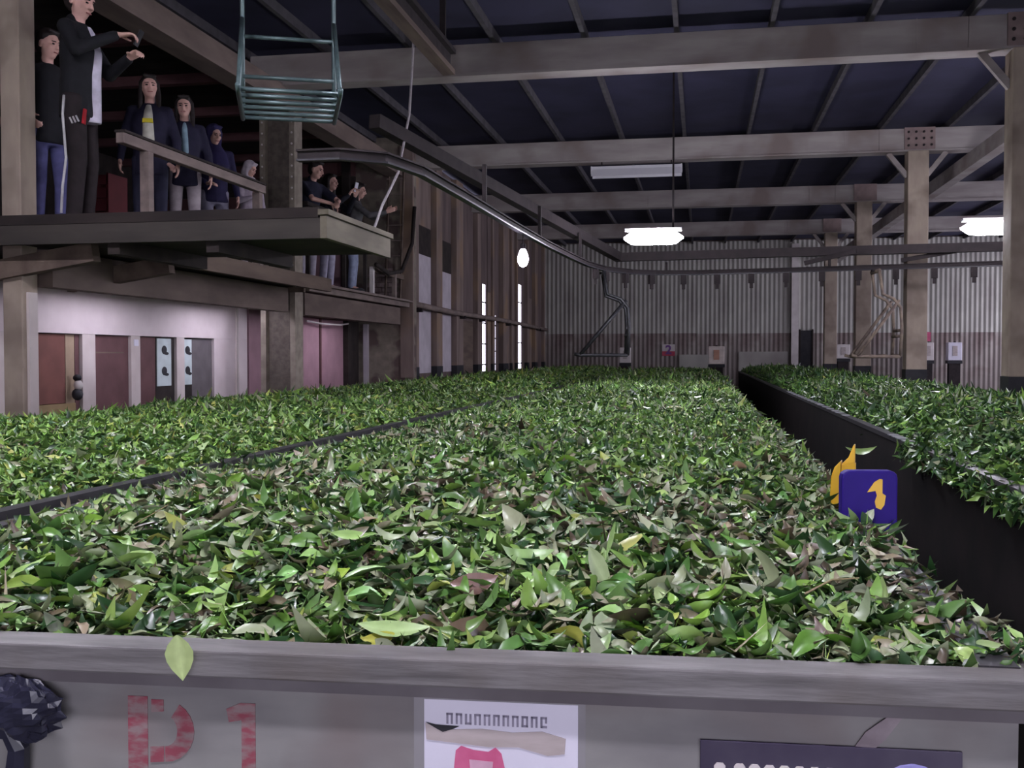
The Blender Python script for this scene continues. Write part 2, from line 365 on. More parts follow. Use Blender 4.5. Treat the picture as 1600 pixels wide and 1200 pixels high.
# ------------------------------------------------------------------ monorail over the troughs
t = thing('monorail_track', 'dark steel monorail track curving over the leaf troughs', 'rail', (0, 0, 0))
path = [(-2.62, 6.42), (-2.33, 6.42), (-2.08, 6.6), (-1.97, 7.1), (-1.92, 8.5), (-1.88, 10), (-1.8, 12), (-1.70, 13.6), (-1.61, 14.7), (-1.45, 15.6), (-1.08, 16.25), (-.6, 16.55), (0, 16.6), (1.2, 16.4), (2.6, 16.1), (4.2, 15.75), (7, 15.2), (11.9, 14.3)]
def sweep(path, z0, z1, w):
    rings = []
    for k, (x, y) in enumerate(path):
        a = Vector(path[max(k-1, 0)]); b = Vector(path[min(k+1, len(path)-1)]); d = (b - a).normalized(); nx, ny = -d.y * w / 2, d.x * w / 2
        rings.append([(x+nx, y+ny, z0), (x-nx, y-ny, z0), (x-nx, y-ny, z1), (x+nx, y+ny, z1)])
    return MB().loft(rings)
sweep(path, 2.875, 2.888, .06).build('bottom_flange', M_rail, t)
sweep(path, 2.8885, 2.938, .016).build('web', M_dark_iron, t)
sweep(path, 2.9385, 2.952, .06).build('top_flange', M_dark_iron, t)
hook = None
def along(path, s):
    for k in range(len(path) - 1):
        a = Vector(path[k]); b = Vector(path[k+1]); L = (b - a).length
        if s <= L: return a + (b - a) * (s / L), (b - a).normalized()
        s -= L
    return Vector(path[-1]), (b - a).normalized()
for k in range(15):
    p, d = along(path, 9.15 + k * .53)
    if p.x > 4.2: break
    if hook is None:
        hb = MB(); hb.box(-.045, .045, -.035, .035, -.14, .004); hb.box(-.026, .026, -.015, .015, -.22, -.138)
        hook = hb.build('trolley_hook', M_dark_iron, t); hook.location = (p.x, p.y, 2.87); hook.rotation_euler = (0, 0, math.atan2(d.y, d.x))
    else: inst(hook, t, (p.x, p.y, 2.87), (0, 0, math.atan2(d.y, d.x)))
for s in (3.0, 5.6, 8.2, 11.0, 13.5, 16.0):
    p, d = along(path, s)
    box(p.x-.018, p.x+.018, p.y-.018, p.y+.018, 2.952, 3.08 if s > 9 else 3.3).build('hanger', M_dark_iron, t)
t = thing('support_girder', 'dark girder above the monorail track, sloping along then crossing the hall', 'girder')
MB().bar((-3.03, 9.3, 3.80), (-1.27, 16.1, 3.13), .12, .13).build('sloping_member', M_dark_iron, t)
MB().bar((-1.33, 16.1, 3.13), (11.9, 14.6, 3.13), .12, .13).build('cross_member', M_dark_iron, t)
for a in ((1.5, 15.72, 2.96), (2.9, 15.95, 3.0)):
    MB().bar(a, (a[0] + .7, a[1] - .25, 3.1), .05, .06).build('stay', M_dark_iron, t)
t = thing('upper_rail', 'short overhead rail ending at the nearest roof beam', 'rail')
box(-2.85, -2.71, 3.2, 11.2, 4.72, 4.78).build('bottom_flange', M_oldwood, t)
box(-2.80, -2.76, 3.2, 11.2, 4.781, 4.95).build('web', M_dark_iron, t)
box(-2.86, -2.70, 3.2, 11.2, 4.951, 5.0).build('top_flange', M_dark_iron, t)
for y in (4, 7.6, 10.9): box(-2.81, -2.75, y, y + .05, 5.0, 5.48).build('hanger', M_dark_iron, t)

# ------------------------------------------------------------------ gallery: floor, platform, beams, wall below
t = thing('gallery_platform', 'dark wooden platform jutting out over the left trough', 'platform', (0, 0, 0))
box(-9.6, -2.69, 7.05, 8.5, 2.47, 2.55).build('deck', M_darkwood, t)
box(-9.6, -2.69, 7.0, 7.05, 2.44, 2.585).build('front_fascia', M_fascia, t)
box(-9.6, -2.71, 7.01, 7.05, 2.59, 2.665).build('toe_board', M_darkwood, t)
box(-2.69, -2.64, 7.0, 8.53, 2.44, 2.60).build('side_fascia', M_palewood, t)
box(-2.70, -2.62, 6.98, 8.55, 2.605, 2.645).build('side_cap', M_palewood, t)
for x in (-4.4, -3.6): box(x, x + .1, 7.06, 8.45, 2.36, 2.469).build('joist', M_darkwood, t)
for k in range(7):
    box(-9.6, -2.71, 7.055 + k * .205, 7.055 + k * .205 + .198, 2.551, 2.57).build('deck_board', M_oldwood, t)
for y in (7.25, 8.4):
    MB().bar((-5.62, y, 2.245), (-4.62, y, 2.40), .1, .15).build('brace', M_oldwood, t)
t = thing('gallery_floor', 'brown timber gallery floor and edge beam behind the platform', 'gallery')
box(-9.9, -4.65, 8.53, 12.3, 2.47, 2.55).build('deck', M_darkwood, t)
box(-9.9, -5.12, 12.32, 17.4, 2.47, 2.55).build('deck', M_darkwood, t)
box(-4.65, -4.58, 8.55, 12.3, 2.40, 2.56).build('edge_beam', M_oldwood, t)
box(-5.12, -5.04, 12.72, 17.40, 2.44, 2.57).build('edge_beam', M_railwood, t)
box(-5.03, -4.95, 12.72, 17.3, 2.52, 2.545).build('edge_shelf', M_railwood, t)
box(-5.30, -5.15, 7.48, 12.28, 2.15, 2.45).build('long_beam', nmat('brown_beam', (0.2, 0.15, 0.13)), t)
box(-5.28, -5.12, 12.76, 17.1, 2.13, 2.42).build('long_beam', nmat('brown_beam', (0.2, 0.15, 0.13)), t)
box(-5.75, -4.95, 12.30, 12.36, 2.40, 2.465).build('cross_beam', M_oldwood, t)

# pink plaster wall with door openings below the gallery (X = -6)
wp = tag(box(-6.2, -6.0, 7.5, 12.9, 1.81, 2.43).build('wall_below_gallery', M_plaster), kind='structure')
box(-6.2, -6.0, 11.95, 12.9, 0, 1.809).build('pillar', M_plaster, wp)
box(-6.22, -5.985, 12.55, 12.62, 0, 2.46).build('pillar_joint', M_plaster2, wp)
for a, b in ((7.45, 8.38), (9.17, 9.39), (10.05, 10.23), (11.02, 11.2)): box(-6.2, -6.0, a, b, 0, 1.809).build('pillar', M_plaster2, wp)
for a, b, m, z0 in ((8.40, 8.93, M_reddoor, 1.14), (8.94, 9.08, nmat('tan_post', (0.42, 0.31, 0.22)), 0), (9.09, 9.16, M_maroon, 0), (9.40, 10.04, M_maroon, 0), (10.24, 10.59, M_maroon, 0), (10.60, 11.01, M_darkwood, 0), (11.21, 11.42, M_darkwood, 0), (11.43, 11.945, nmat('grey_board', (0.16, 0.14, 0.15)), 0)):
    box(-6.06, -6.03, a, b, z0, 1.80).build('door_panel', m, wp)
box(-6.058, -6.028, 9.41, 9.95, 1.62, 1.635).build('door_rail', M_oldwood, wp)
box(-6.15, -6.02, 8.39, 9.08, .2, 1.135).build('sill', nmat('ochre_board', (0.42, 0.30, 0.16)), wp)
box(-7.2, -7.1, 5, 13.5, 0, 2.45).build('inner_wall', M_maroon, wp)
for k, (a, b) in enumerate(((10.62, 10.93), (11.215, 11.415))):
    s = tag(box(-6.0295, -6.022, a, b, 1.25, 1.79).build('wall_poster', nmat('poster_white', (0.62, 0.70, 0.72))), ['wider white poster with black drawings below the gallery', 'narrow white poster with black drawings, right of the wider one'][k], 'poster', group='posters below the gallery')
    for z in (1.66, 1.42):
        MB().ell((-6.021, (a + b) / 2, z), (.003, .06, .05)).build('black_drawing', M_tar, s)
        MB().ell((-6.021, (a + b) / 2 + .05, z - .04), (.003, .05, .018)).build('black_drawing', M_tar, s)
for k, y in enumerate((8.43, 10.1)):
    tag(box(-5.9995 if k else -6.0295, -5.994 if k else -6.025, y, y + .09, 1.70, 1.77).build('paper_notice', M_paper), ['tiny white notice on the red brown board', 'tiny white notice on the pillar beside the posters'][k], 'notice', group='tiny notices')
# small bundle on the sill
t = thing('bundle', 'small black and white bundle beside the red brown board', 'bundle', (-5.96, 9.02, 1.16))
MB().ell((0, 0, .06), (.05, .06, .06)).build('lower_half', M_tar, t, True); MB().ell((.01, 0, .15), (.04, .05, .05)).build('upper_half', M_white, t, True)
MB().ell((0, .0, .22), (.04, .045, .035)).build('top_cap', M_tar, t, True)
# pink panel, double door, edge posts further along
w2 = tag(box(-6.2, -6.02, 13.0, 14.5, 0, 2.46).build('wall_pink_panel', M_pinkdoor), kind='structure')
d2 = tag(box(-6.12, -6.06, 14.55, 17.4, 2.2, 2.46).build('door_2', M_maroon), kind='structure')
for a, b in ((14.6, 15.72), (15.80, 16.85)):
    box(-6.12, -6.07, a, b, 0, 2.19).build('door_leaf', M_pinkdoor, d2)
box(-6.13, -6.05, 15.73, 15.79, 0, 2.19).build('centre_bar', M_maroon, d2)
box(-6.14, -5.98, 16.86, 17.4, 0, 2.19).build('dark_jamb', M_darkwood, d2)
tag(MB().tube([(-6.0, 15.0, 2.13), (-5.95, 15.6, 2.10), (-5.95, 16.4, 2.11), (-5.96, 16.8, 2.14)], .015, 6).build('pole', M_white), 'thin pale pole hung above the pink double door', 'pole')

# handrails
t = thing('handrail', 'pale wooden handrail with one post in front of the women', 'railing')
MB().bar((-4.63, 7.62, 3.36), (-4.60, 10.3, 3.36), .075, .085).build('top_rail', M_railwood, t, bevel=.006)
MB().bar((-4.63, 7.62, 3.414), (-4.60, 10.3, 3.414), .095, .02).build('rail_cap', M_darkwood, t)
for y in (8.0, 10.2): box(-4.655, -4.575, y - .04, y + .04, 2.572 if y < 9 else 2.55, 3.315).build('post', M_railwood, t)
t = thing('handrail', 'dark handrail the man in navy leans on', 'railing')
MB().bar((-5.13, 12.8, 3.60), (-5.13, 15.3, 3.60), .08, .05).build('top_rail', M_darkwood, t)
for y in (12.9, 14.3, 15.25): box(-5.155, -5.105, y - .025, y + .025, 2.55, 3.575).build('post', M_darkwood, t)
box(-5.15, -5.11, 15.6, 17.3, 2.92, 3.0).build('mid_rail', M_oldwood, t)
box(-5.16, -5.10, 15.55, 15.63, 2.55, 3.0).build('post', M_white, t); box(-5.16, -5.10, 16.75, 16.83, 2.55, 3.0).build('post', M_railwood, t)

# ladder and cables on the gallery end wall
t = thing('ladder', 'thin ladder against the mottled wall left of the wooden posts', 'ladder')
MB().bar((-5.45, 17.30, 2.6), (-5.40, 17.40, 4.9), .03, .03).build('side_rail', M_oldwood, t)
MB().bar((-5.18, 17.30, 2.6), (-5.13, 17.40, 4.9), .03, .03).build('side_rail', M_oldwood, t)
for k in range(8):
    z = 2.8 + k * .27; MB().bar((-5.44, 17.32 + k*.008, z), (-5.16, 17.32 + k*.008, z), .02, .02).build('rung', M_railwood, t)
tag(MB().tube([(-5.0, 15.4, 3.02), (-4.98, 16.0, 2.92), (-4.97, 16.7, 3.02), (-4.96, 17.3, 3.55), (-4.95, 17.42, 4.2)], .035, 8).build('cable_bundle', M_darkwood, None, True), 'dark cable sagging from the gallery rail to the corner post', 'cable')
tag(MB().tube([(-2.92, 10.3, 5.36), (-2.91, 10.2, 4.7), (-2.88, 9.95, 4.0), (-2.86, 9.5, 3.35), (-2.83, 8.9, 2.95), (-2.79, 8.5, 2.655)], .013, 8).build('hanging_rope', M_rope, None, True), 'pale rope hanging from the roof to the platform corner', 'rope')
# ------------------------------------------------------------------ lamps (each lamp carries its own light)
def at(px, py, Y):
    u = (px - 800) / 1600; v = (py - 555) / 1600
    D = Y / (0.9834 + 0.1814 * u)
    return Vector((D * (-0.1814 + 0.9834 * u), Y, 1.6 - v * D))

def tube_lamp(label, c, length, lit=None, rods=(), rod_top=5.47, group='tube lamps', fat=1.0, rz=0.0, bare=False):
    t = thing('tube_lamp', label, 'lamp', c, rz, group); L = length / 2
    hb = MB().box(-L, L, -.035, .035, -.02, .05) if bare else MB().prism([(-.06, .0), (-.11 * fat, -.10 * fat), (-.10 * fat, -.105 * fat), (-.04, -.02), (.04, -.02), (.10 * fat, -.105 * fat), (.11 * fat, -.10 * fat), (.06, 0), (.05, .05), (-.05, .05)],
                    lambda p: (-L, p[0], p[1]), lambda p: (L, p[0], p[1]))
    hb.build('reflector', M_enamel, t)
    for y in (-.04, .04):
        MB().tube([(-L + .03, y, -.06), (L - .03, y, -.06)], .024 * fat, 10).build('tube', M_tube_off if lit is None else lit, t, True)
    for s in (-1, 1): box(s*L - .012, s*L + .012, -.08, .08, -.085, .05).build('end_cap', M_enamel, t)
    for x in rods: box(x - .012, x + .012, -.012, .012, .05, rod_top - c[2]).build('hanging_rod', M_dark_iron, t)
    return t
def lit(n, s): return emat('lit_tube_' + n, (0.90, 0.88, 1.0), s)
def glow_lamp(label, c, length, strength, rods=(), name='a'):
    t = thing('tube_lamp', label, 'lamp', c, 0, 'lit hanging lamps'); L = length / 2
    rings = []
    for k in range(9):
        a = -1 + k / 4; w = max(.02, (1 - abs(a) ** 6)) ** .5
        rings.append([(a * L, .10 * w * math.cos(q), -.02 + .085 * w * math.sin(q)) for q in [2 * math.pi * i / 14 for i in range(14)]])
    MB().loft(rings).build('glow_body', lit(name, strength), t, True)  # rounded body swollen to the size of the glow around the tubes
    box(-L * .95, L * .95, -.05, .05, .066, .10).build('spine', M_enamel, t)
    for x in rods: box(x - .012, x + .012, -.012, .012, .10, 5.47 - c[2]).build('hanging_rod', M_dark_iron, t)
glow_lamp('brightly lit hanging lamp in the middle of the hall', (-.595, 13.0, 3.09), .74, 170, (.245,), 'hall')
glow_lamp('brightly lit hanging lamp half hidden by the right column', (3.50, 13.3, 3.16), .80, 130, (.3,), 'side')
tube_lamp('unlit white twin tube lamp under the second roof beam', (-1.12, 17.98, 4.84), 1.55, None, (-.6, .6), 4.972, fat=1.25)
tube_lamp('lit tube lamp above the near troughs', (0.1, 7.0, 4.78), 1.25, lit('near', 330), (-.4, .4))
tube_lamp('lit tube lamp above the front panel of the middle trough', (-.5, 0.6, 4.3), 1.25, lit('front', 330), (-.4, .4))
tube_lamp('added fill tube lamp above the left trough, out of view', (-3.2, 3.4, 4.35), 1.25, lit('left', 330), (-.4, .4), bare=True)  # unseen lamp added to brighten the gallery people and left bed
tube_lamp('added fill tube lamp above the right trough, out of view', (3.6, 4.0, 4.5), 1.25, lit('right', 110), (-.4, .4))  # unseen lamp added as fill over the right trough
tube_lamp('lit tube lamp tucked behind the gallery beam', (-5.50, 9.2, 2.36), 1.25, lit('under', 15), (), 2.46, rz=R(90))
tube_lamp('middle lit tube lamp tucked behind the gallery beam', (-5.50, 11.6, 2.36), 1.25, lit('under', 11), (), 2.46, rz=R(90))
tube_lamp('second lit tube lamp tucked behind the gallery beam', (-5.50, 15.6, 2.36), 1.25, lit('under2', 12), (), 2.46, rz=R(90))

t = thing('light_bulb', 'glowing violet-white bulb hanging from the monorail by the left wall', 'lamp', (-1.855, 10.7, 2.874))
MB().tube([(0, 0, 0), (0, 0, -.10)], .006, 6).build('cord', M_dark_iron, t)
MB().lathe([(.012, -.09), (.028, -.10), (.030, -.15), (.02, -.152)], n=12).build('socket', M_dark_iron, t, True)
MB().lathe([(.004, -.345), (.035, -.33), (.056, -.29), (.060, -.25), (.048, -.20), (.028, -.155), (.02, -.153)], n=16).build('bulb', emat('lit_bulb', (0.85, 0.74, 1.0), 30), t, True)  # bulb shape enlarged to take in its glow

# ------------------------------------------------------------------ withering troughs
ZT = 1.1
SK = .053
def skew(b, x0=.49): return b.mapv(lambda p: (p.x, p.y + SK * (p.x - x0), p.z))
def trough(label, x0, x1, y0, y1, front_mat):
    t = thing('withering_trough', label, 'trough', (0, 0, 0), 0, 'withering troughs')
    skew(box(x0 + .01, x1 - .01, y0 + .03, y0 + .08, 0, ZT - .047)).build('front_panel', front_mat, t)
    skew(box(x0 + .01, x1 + .02, y0 + .012, y0 + .0295, ZT - .068, ZT - .0475)).build('under_rim_strip', nmat('dark_strip', (0.16, 0.145, 0.155), (0.12, 0.105, 0.115), 6), t)  # darker strip just below the rim
    skew(box(x0, x1 + .06, y0, y0 + .075, ZT - .047, ZT)).build('front_rim', M_rim, t, bevel=.004)
    for xa, xb in ((x0, x0 + .05), (x1 - .05, x1)):
        box(xa, xb, y0 + .09, y1, 0, ZT - .03).build('side_wall', M_troughdark, t)
        box(xa - .006, xb + .006, y0 + .08, y1, ZT - .029, ZT).build('side_rim', M_rimedge, t)
    box(x0, x1, y1, y1 + .06, 0, ZT).build('end_panel', M_troughdark, t)
    box(x0 + .06, x1 - .06, y0 + .1, y1 - .01, .85, .9).build('mesh_bed', M_troughdark, t)
    return t
YF = 1.668
def yp_(px):
    y = YF + .03
    for _ in range(4): y = YF + .03 + SK * (at(px, 1150, y).x - .49)
    return y
mid_trough = trough('middle withering trough with red P1 on its grey front panel', -2.07, .50, YF, 33.0, M_trough)
box(.452, .56, YF + .09, 2.02, ZT - .09, ZT - .012).build('corner_ledge', M_rim, mid_trough, bevel=.004)
trough('left withering trough between the middle one and the gallery posts', -4.85, -2.20, YF, 33.0, M_trough)
trough('right withering trough past the dark gap, with black side wall', 1.17, 3.30, 2.6, 33.0, M_trough)
# small bright plates added as glints along the right trough rim
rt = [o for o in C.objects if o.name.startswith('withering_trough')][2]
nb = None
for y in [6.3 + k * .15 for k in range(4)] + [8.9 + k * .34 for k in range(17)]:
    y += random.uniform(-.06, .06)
    if nb is None: nb = box(-.012, .05, -.04, .04, 0, .006).build('rim_glint', nmat('bright_glint', (0.55, 0.55, 0.60), None, 3, .3, metallic=.6), rt); nb.location = (1.165, y, ZT)
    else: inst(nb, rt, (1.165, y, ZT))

# lettering and signs on the front panel
YP = YF + .03
def letter(ch, px, py, size, mat, parent, name, sx=1.0, bold=0.0):
    y = yp_(px) - .0012; o = mobj(name, text_mesh(ch, size, .0006, bold), mat, parent); p = at(px, py, y); o.location = (p.x, y, p.z); o.rotation_euler = (R(90), 0, SK); o.scale = (sx, 1, 1)
    return o
fp = [c for c in mid_trough.children if c.name.startswith('front_panel')][0]
def stencil(name, px, py, polys):
    y = yp_(px); o0 = at(px, py, y); k = .00113; b = MB()
    for poly in polys:
        f = lambda dy: (lambda p: (o0.x + p[0] * k, y + SK * p[0] * k - dy, o0.z - p[1] * k))
        b.prism(poly, f(.0016), f(.0003))
    b.build(name, M_redpaint, fp)
arc = [(60 + 47 * math.cos(R(a)), 52 + 48 * math.sin(R(a))) for a in range(-60, 91, 15)]; arc_i = [(60 + 20 * math.cos(R(a)), 52 + 24 * math.sin(R(a))) for a in range(90, -61, -15)]
stencil('red_letter', 195, 1091, [[(0, 0), (32, 0), (32, 200), (0, 200)], [(38, 4), (58, 4), (58, 22), (38, 24)], arc + arc_i, [(36, 78), (58, 76), (58, 100), (36, 102)]])
stencil('red_number', 350, 1102, [[(0, 10), (22, 0), (46, 0), (46, 190), (24, 190), (24, 26), (4, 30)]])
def sx_(px, y=YP): return at(px, 1150, y).x
def sz_(px, py, y=YP): return at(px, py, y).z
# paper notice with grey heading, torn brown strip and pink badge
ps = thing('paper_sign', 'white printed paper with a torn brown strip and pink badge on the trough front', 'sign', (at(782, 1160, yp_(782)).x, yp_(782) - .001, at(782, 1160, yp_(782)).z), SK)
w = sx_(898) - sx_(664); ztop = .062
box(-w/2, w/2, -.0012, 0, -.22, ztop).build('sheet', M_paper, ps); sheet_ = C.objects[-1]
yy = -.0018
def flat(x0, x1, z0, z1, m, nm, y=yy): return box(x0, x1, y - .0005, y, z0, z1).build(nm, m, ps)
g = 0
for k, (a, gap) in enumerate(((0, 'n'), (1, 'n'), (2, 'u'), (3, 'i'), (4, 'n'), (5, 'n'), (6, 'n'), (7, 'n'), (8, 'o'), (9, 'n'), (10, 'e'))):
    x = -w/2 + .038 + a * .0158; b = MB()
    b.box(x, x + .0035, yy - .0006, yy, .022, .040)
    if gap in 'nouie': b.box(x + .0075, x + .011, yy - .0006, yy, .022 if gap != 'e' else .030, .040)
    if gap != 'u': b.box(x, x + .011, yy - .0006, yy, .037, .0405)
    if gap in 'oue': b.box(x, x + .011, yy - .0006, yy, .022, .0255)
    b.build('printed_letter', M_print, sheet_)
tb = MB(); tp = [(-w/2 + .002, .022), (-w/2 + .03, .012), (-.03, .016), (.02, .012), (.07, .016), (w/2 - .02, .006), (w/2 - .022, -.02), (w/2 - .05, -.024), (.03, -.012), (-.02, -.014), (-w/2 + .004, -.006)]
tb.prism(tp, lambda p: (p[0], -.0024, p[1]), lambda p: (p[0], -.0013, p[1])); tb.build('torn_strip', M_stainpaper, sheet_)
tp = [(-w/2 + .002, .024), (-w/2 + .02, .020), (-w/2 + .06, .019), (-w/2 + .05, .014), (-w/2 + .032, .008), (-w/2 + .02, .014)]
MB().prism(tp, lambda p: (p[0], -.0030, p[1]), lambda p: (p[0], -.0025, p[1])).build('dark_tear', M_tar, sheet_)
bp_ = [(-.075, -.022), (-.066, -.014), (-.045, -.020), (-.02, -.022), (-.008, -.014), (.002, -.024), (.008, -.05), (.0, -.10), (-.035, -.13), (-.07, -.10), (-.078, -.05)]
MB().prism(bp_, lambda p: (p[0], -.0030, p[1]), lambda p: (p[0], -.0020, p[1])).build('pink_badge', M_pinkprint, sheet_)
MB().prism([(-.052, -.036), (-.012, -.038), (-.014, -.06), (-.05, -.058)], lambda p: (p[0], -.0036, p[1]), lambda p: (p[0], -.0031, p[1])).build('badge_window', M_pinkpale, sheet_)
# faint outline plate behind the paper and a screw hook
box(-w/2 - .018, w/2 + .012, .0005, .0012, -.22, ztop + .012).build('backing', nmat('pale_backing', (0.30, 0.285, 0.30)), ps)
# navy board low on the right
nb_ = thing('name_board', 'dark navy board with white lettering at the bottom right of the trough front', 'sign', (at(1300, 1195, yp_(1300)).x, yp_(1300) - .001, at(1300, 1195, yp_(1300)).z), SK)
w2_ = at(1505, 1190, YP).x - at(1093, 1180, YP).x
box(-w2_/2, w2_/2, -.006, 0, -.16, .026).build('board', M_navy, nb_, bevel=.001); nbb_ = C.objects[-1]
for k in range(9):
    x = -w2_/2 + .022 + k * .0235 + (.008 if k > 0 else 0)
    MB().prism([(x, -.05), (x, -.014), (x + .004, -.009), (x + .014, -.009), (x + .018, -.014), (x + .018, -.05), (x + .013, -.05), (x + .013, -.018), (x + .005, -.018), (x + .005, -.05)],
               lambda p: (p[0], -.0078, p[1]), lambda p: (p[0], -.006, p[1])).build('white_letter', M_white, nbb_)
MB().ell((w2_/2 - .075, -.006, -.03), (.045, .002, .034)).build('lilac_emblem', nmat('lilac_print', (0.30, 0.28, 0.60)), nbb_)
# dirt and crack on the panel, peeling tape
tag(MB().prism([(0, 0), (.02, .03), (.07, .07), (.085, .07), (.05, .02), (.02, -.01)], lambda p: (p[0] + at(1335, 1180, YP).x, yp_(1335) - .003, p[1] + at(1335, 1172, YP).z), lambda p: (p[0] + at(1335, 1180, YP).x, yp_(1335) - .0005, p[1] + at(1335, 1172, YP).z)).build('peeling_tape', nmat('peeling_tape', (0.33, 0.28, 0.30), (0.22, 0.18, 0.2), 20)), 'peeling strip of brownish tape above the navy board', 'tape')
# crumpled dark plastic hanging on the panel, far left
r_ = random.Random(5); c0 = at(18, 1112, yp_(18) - .03)
def bag_ring(k, n=30, m=18):
    t_ = math.pi * (k + .2) / (m + .4); out = []
    for i in range(n):
        a = 2 * math.pi * i / n; f = 1 + .16 * math.sin(5 * a + 3 * t_) * math.sin(4 * t_ + a) + r_.uniform(-.09, .09)
        p = Vector((.085 * math.sin(t_) * math.cos(a) * f, .022 * math.sin(t_) * math.sin(a) * f, -.052 * math.cos(t_) * f)); out.append(c0 + p)
    return out
b = MB().loft([bag_ring(k) for k in range(19)])
b.tube([c0 + Vector((-.02, .0, -.03)), c0 + Vector((.0, .005, -.07)), c0 + Vector((-.01, .01, -.14))], .014, 7, .022)
tag(b.build('plastic_bag', M_black_bag), 'crumpled shiny dark plastic bag hanging at the left of the trough front', 'bag')

# ------------------------------------------------------------------ the leaves
def hnoise(x, y):
    return (np.sin(x * 3.1 + 1.3 * np.sin(y * 1.7)) * .5 + np.sin(y * 2.3 + x * 1.1 + .7) * .5 + np.sin(x * 7.3 - y * 5.1) * .3 + np.sin(y * 6.7 + x * 4.3 + 2) * .25)
BED = {'mid': (-2.02, .465, YF + .085, 32.95, .075), 'left': (-4.80, -2.25, YF + .085, 32.95, .12), 'right': (1.20, 3.25, 2.7, 32.95, .15)}
def bed_h(k, x, y):
    x0, x1, y0, y1, top = BED[k]
    u = np.clip((x - (x0 + x1) / 2) / ((x1 - x0) / 2), -1, 1)
    edge = 1 - np.abs(u) ** 3.2
    if k == 'mid':
        front = np.clip((y - y0) / .55, 0, 1); front = front * front * (3 - 2 * front)
        bump = .05 * np.exp(-((x + .45) / .8) ** 2 - ((y - 4.6) / 1.1) ** 2)
    else: front = 1.0; bump = 0
    return ZT - .012 + (top * edge + bump) * front + (.016 * hnoise(x, y) + .010 * hnoise(x * 4.3 + 2, y * 4.1)) * (.35 + .65 * edge)

PAL = {'bright': (.20, .37, .05), 'mid': (.085, .195, .035), 'dark': (.022, .07, .018), 'dull': (.30, .345, .20), 'yellow': (.40, .47, .08), 'brown': (.115, .082, .05), 'tan': (.30, .25, .16), 'fresh': (.28, .45, .13)}
PK = list(PAL); PC = np.array([PAL[k] for k in PK]); PC = PC * .88 + PC.mean(1, keepdims=True) * .12  # greyed a little: pale sheen put into the leaf colours
MIX = {'mid_front': [.15, .24, .20, .22, .02, .05, .04, .08], 'mid': [.24, .30, .18, .14, .02, .01, .01, .10], 'left': [.34, .28, .12, .08, .06, .01, .01, .10], 'old': [.04, .15, .22, .32, .01, .12, .11, .03], 'stem': [.1, .1, .1, .2, .05, .15, .25, .05], 'right': [.15, .40, .32, .07, .01, .01, .01, .03]}  # dull and fresh shares raised to stand in for wet highlights

def leaf_stations(kind):
    if kind == 2: return [0, .16, .38, .62, .83, 1], [.05, .62, 1.0, .92, .52, 0]
    if kind == 1: return [0, .42, 1], [.06, 1.0, 0]
def leaves(n, bed, y0, y1, Ls, kind, mixname, zspread=.05, pitch=.5, roll=.6, wr=(.11, .21), xr=None):
    bx0, bx1 = xr or (BED[bed][0] - (.03 if y0 < 3 else .0), BED[bed][1] + (.03 if bed == 'mid' else .0))
    x = rng.uniform(bx0, bx1, n); y = rng.uniform(y0, y1, n)
    if y0 < 2: y = y + SK * (x - .49) * np.clip((3.6 - y) / 1.9, 0, 1)
    z = bed_h(bed, x, y) + rng.uniform(-zspread, .012, n)
    L = Ls * np.exp(rng.normal(0, .28, n)); W = L * rng.uniform(*wr, n)
    yaw = rng.uniform(0, 2 * np.pi, n); pt_ = rng.normal(0, pitch, n); rl = rng.normal(0, roll, n)
    dx = np.stack([np.cos(yaw) * np.cos(pt_), np.sin(yaw) * np.cos(pt_), np.sin(pt_)], 1)
    lat0 = np.stack([-np.sin(yaw), np.cos(yaw), np.zeros(n)], 1); nor0 = np.cross(dx, lat0)
    lat = lat0 * np.cos(rl)[:, None] + nor0 * np.sin(rl)[:, None]; nor = np.cross(dx, lat)
    fold = rng.uniform(.05, .9, n); curl = rng.normal(0, .42, n)
    base = np.stack([x, y, z], 1) - dx * (L / 2)[:, None]
    pick = rng.choice(len(PK), n, p=np.array(MIX[mixname]) / sum(MIX[mixname]))
    if mixname in ('mid_front', 'mid'):   # drifts of limp, browned leaves among the fresh ones
        old = (hnoise(x * .9 + 4, y * 1.1 + 1) + rng.normal(0, .35, n) > .45) & (y < 6.2)
        pick = np.where(old, rng.choice(len(PK), n, p=np.array(MIX['old']) / sum(MIX['old'])), pick)
    col = PC[pick] * rng.uniform(.75, 1.25, (n, 1)) * rng.uniform(.93, 1.07, (n, 3))
    if kind == 0:
        T, Wd = [0, .45, 1], [0, 1, 0]
        P = np.zeros((n, 4, 3)); P[:, 0] = base; P[:, 3] = base + dx * L[:, None] + nor * (curl * L)[:, None]
        m = base + dx * (.45 * L)[:, None] + nor * (fold * W)[:, None]
        P[:, 1] = m - lat * W[:, None]; P[:, 2] = m + lat * W[:, None]
        tri = np.array([[0, 1, 3], [0, 3, 2]])
    else:
        T, Wd = leaf_stations(kind); k = len(T); rows = []
        for t, wd in zip(T, Wd):
            c = base + dx * (t * L)[:, None] + nor * (curl * L * (t - .45) ** 2 * 2.2)[:, None]
            if wd == 0: rows.append(c[:, None]); continue
            up = nor * (fold * W * wd)[:, None]
            rows.append(np.stack([c - lat * (W * wd)[:, None] + up, c, c + lat * (W * wd)[:, None] + up], 1))
        P = np.concatenate(rows, 1); tri = []
        for s in range(k - 2):
            a = s * 3; b = a + 3
            for j in (0, 1): tri += [[a + j, b + j, b + j + 1], [a + j, b + j + 1, a + j + 1]]
        a = (k - 2) * 3; tip = P.shape[1] - 1
        tri += [[a, tip, a + 1], [a + 1, tip, a + 2]]; tri = np.array(tri)
    nv = P.shape[1]
    F_ = (tri[None] + (np.arange(n) * nv)[:, None, None]).reshape(-1, 3)
    return P.reshape(-1, 3), F_, np.repeat(col, nv, 0)

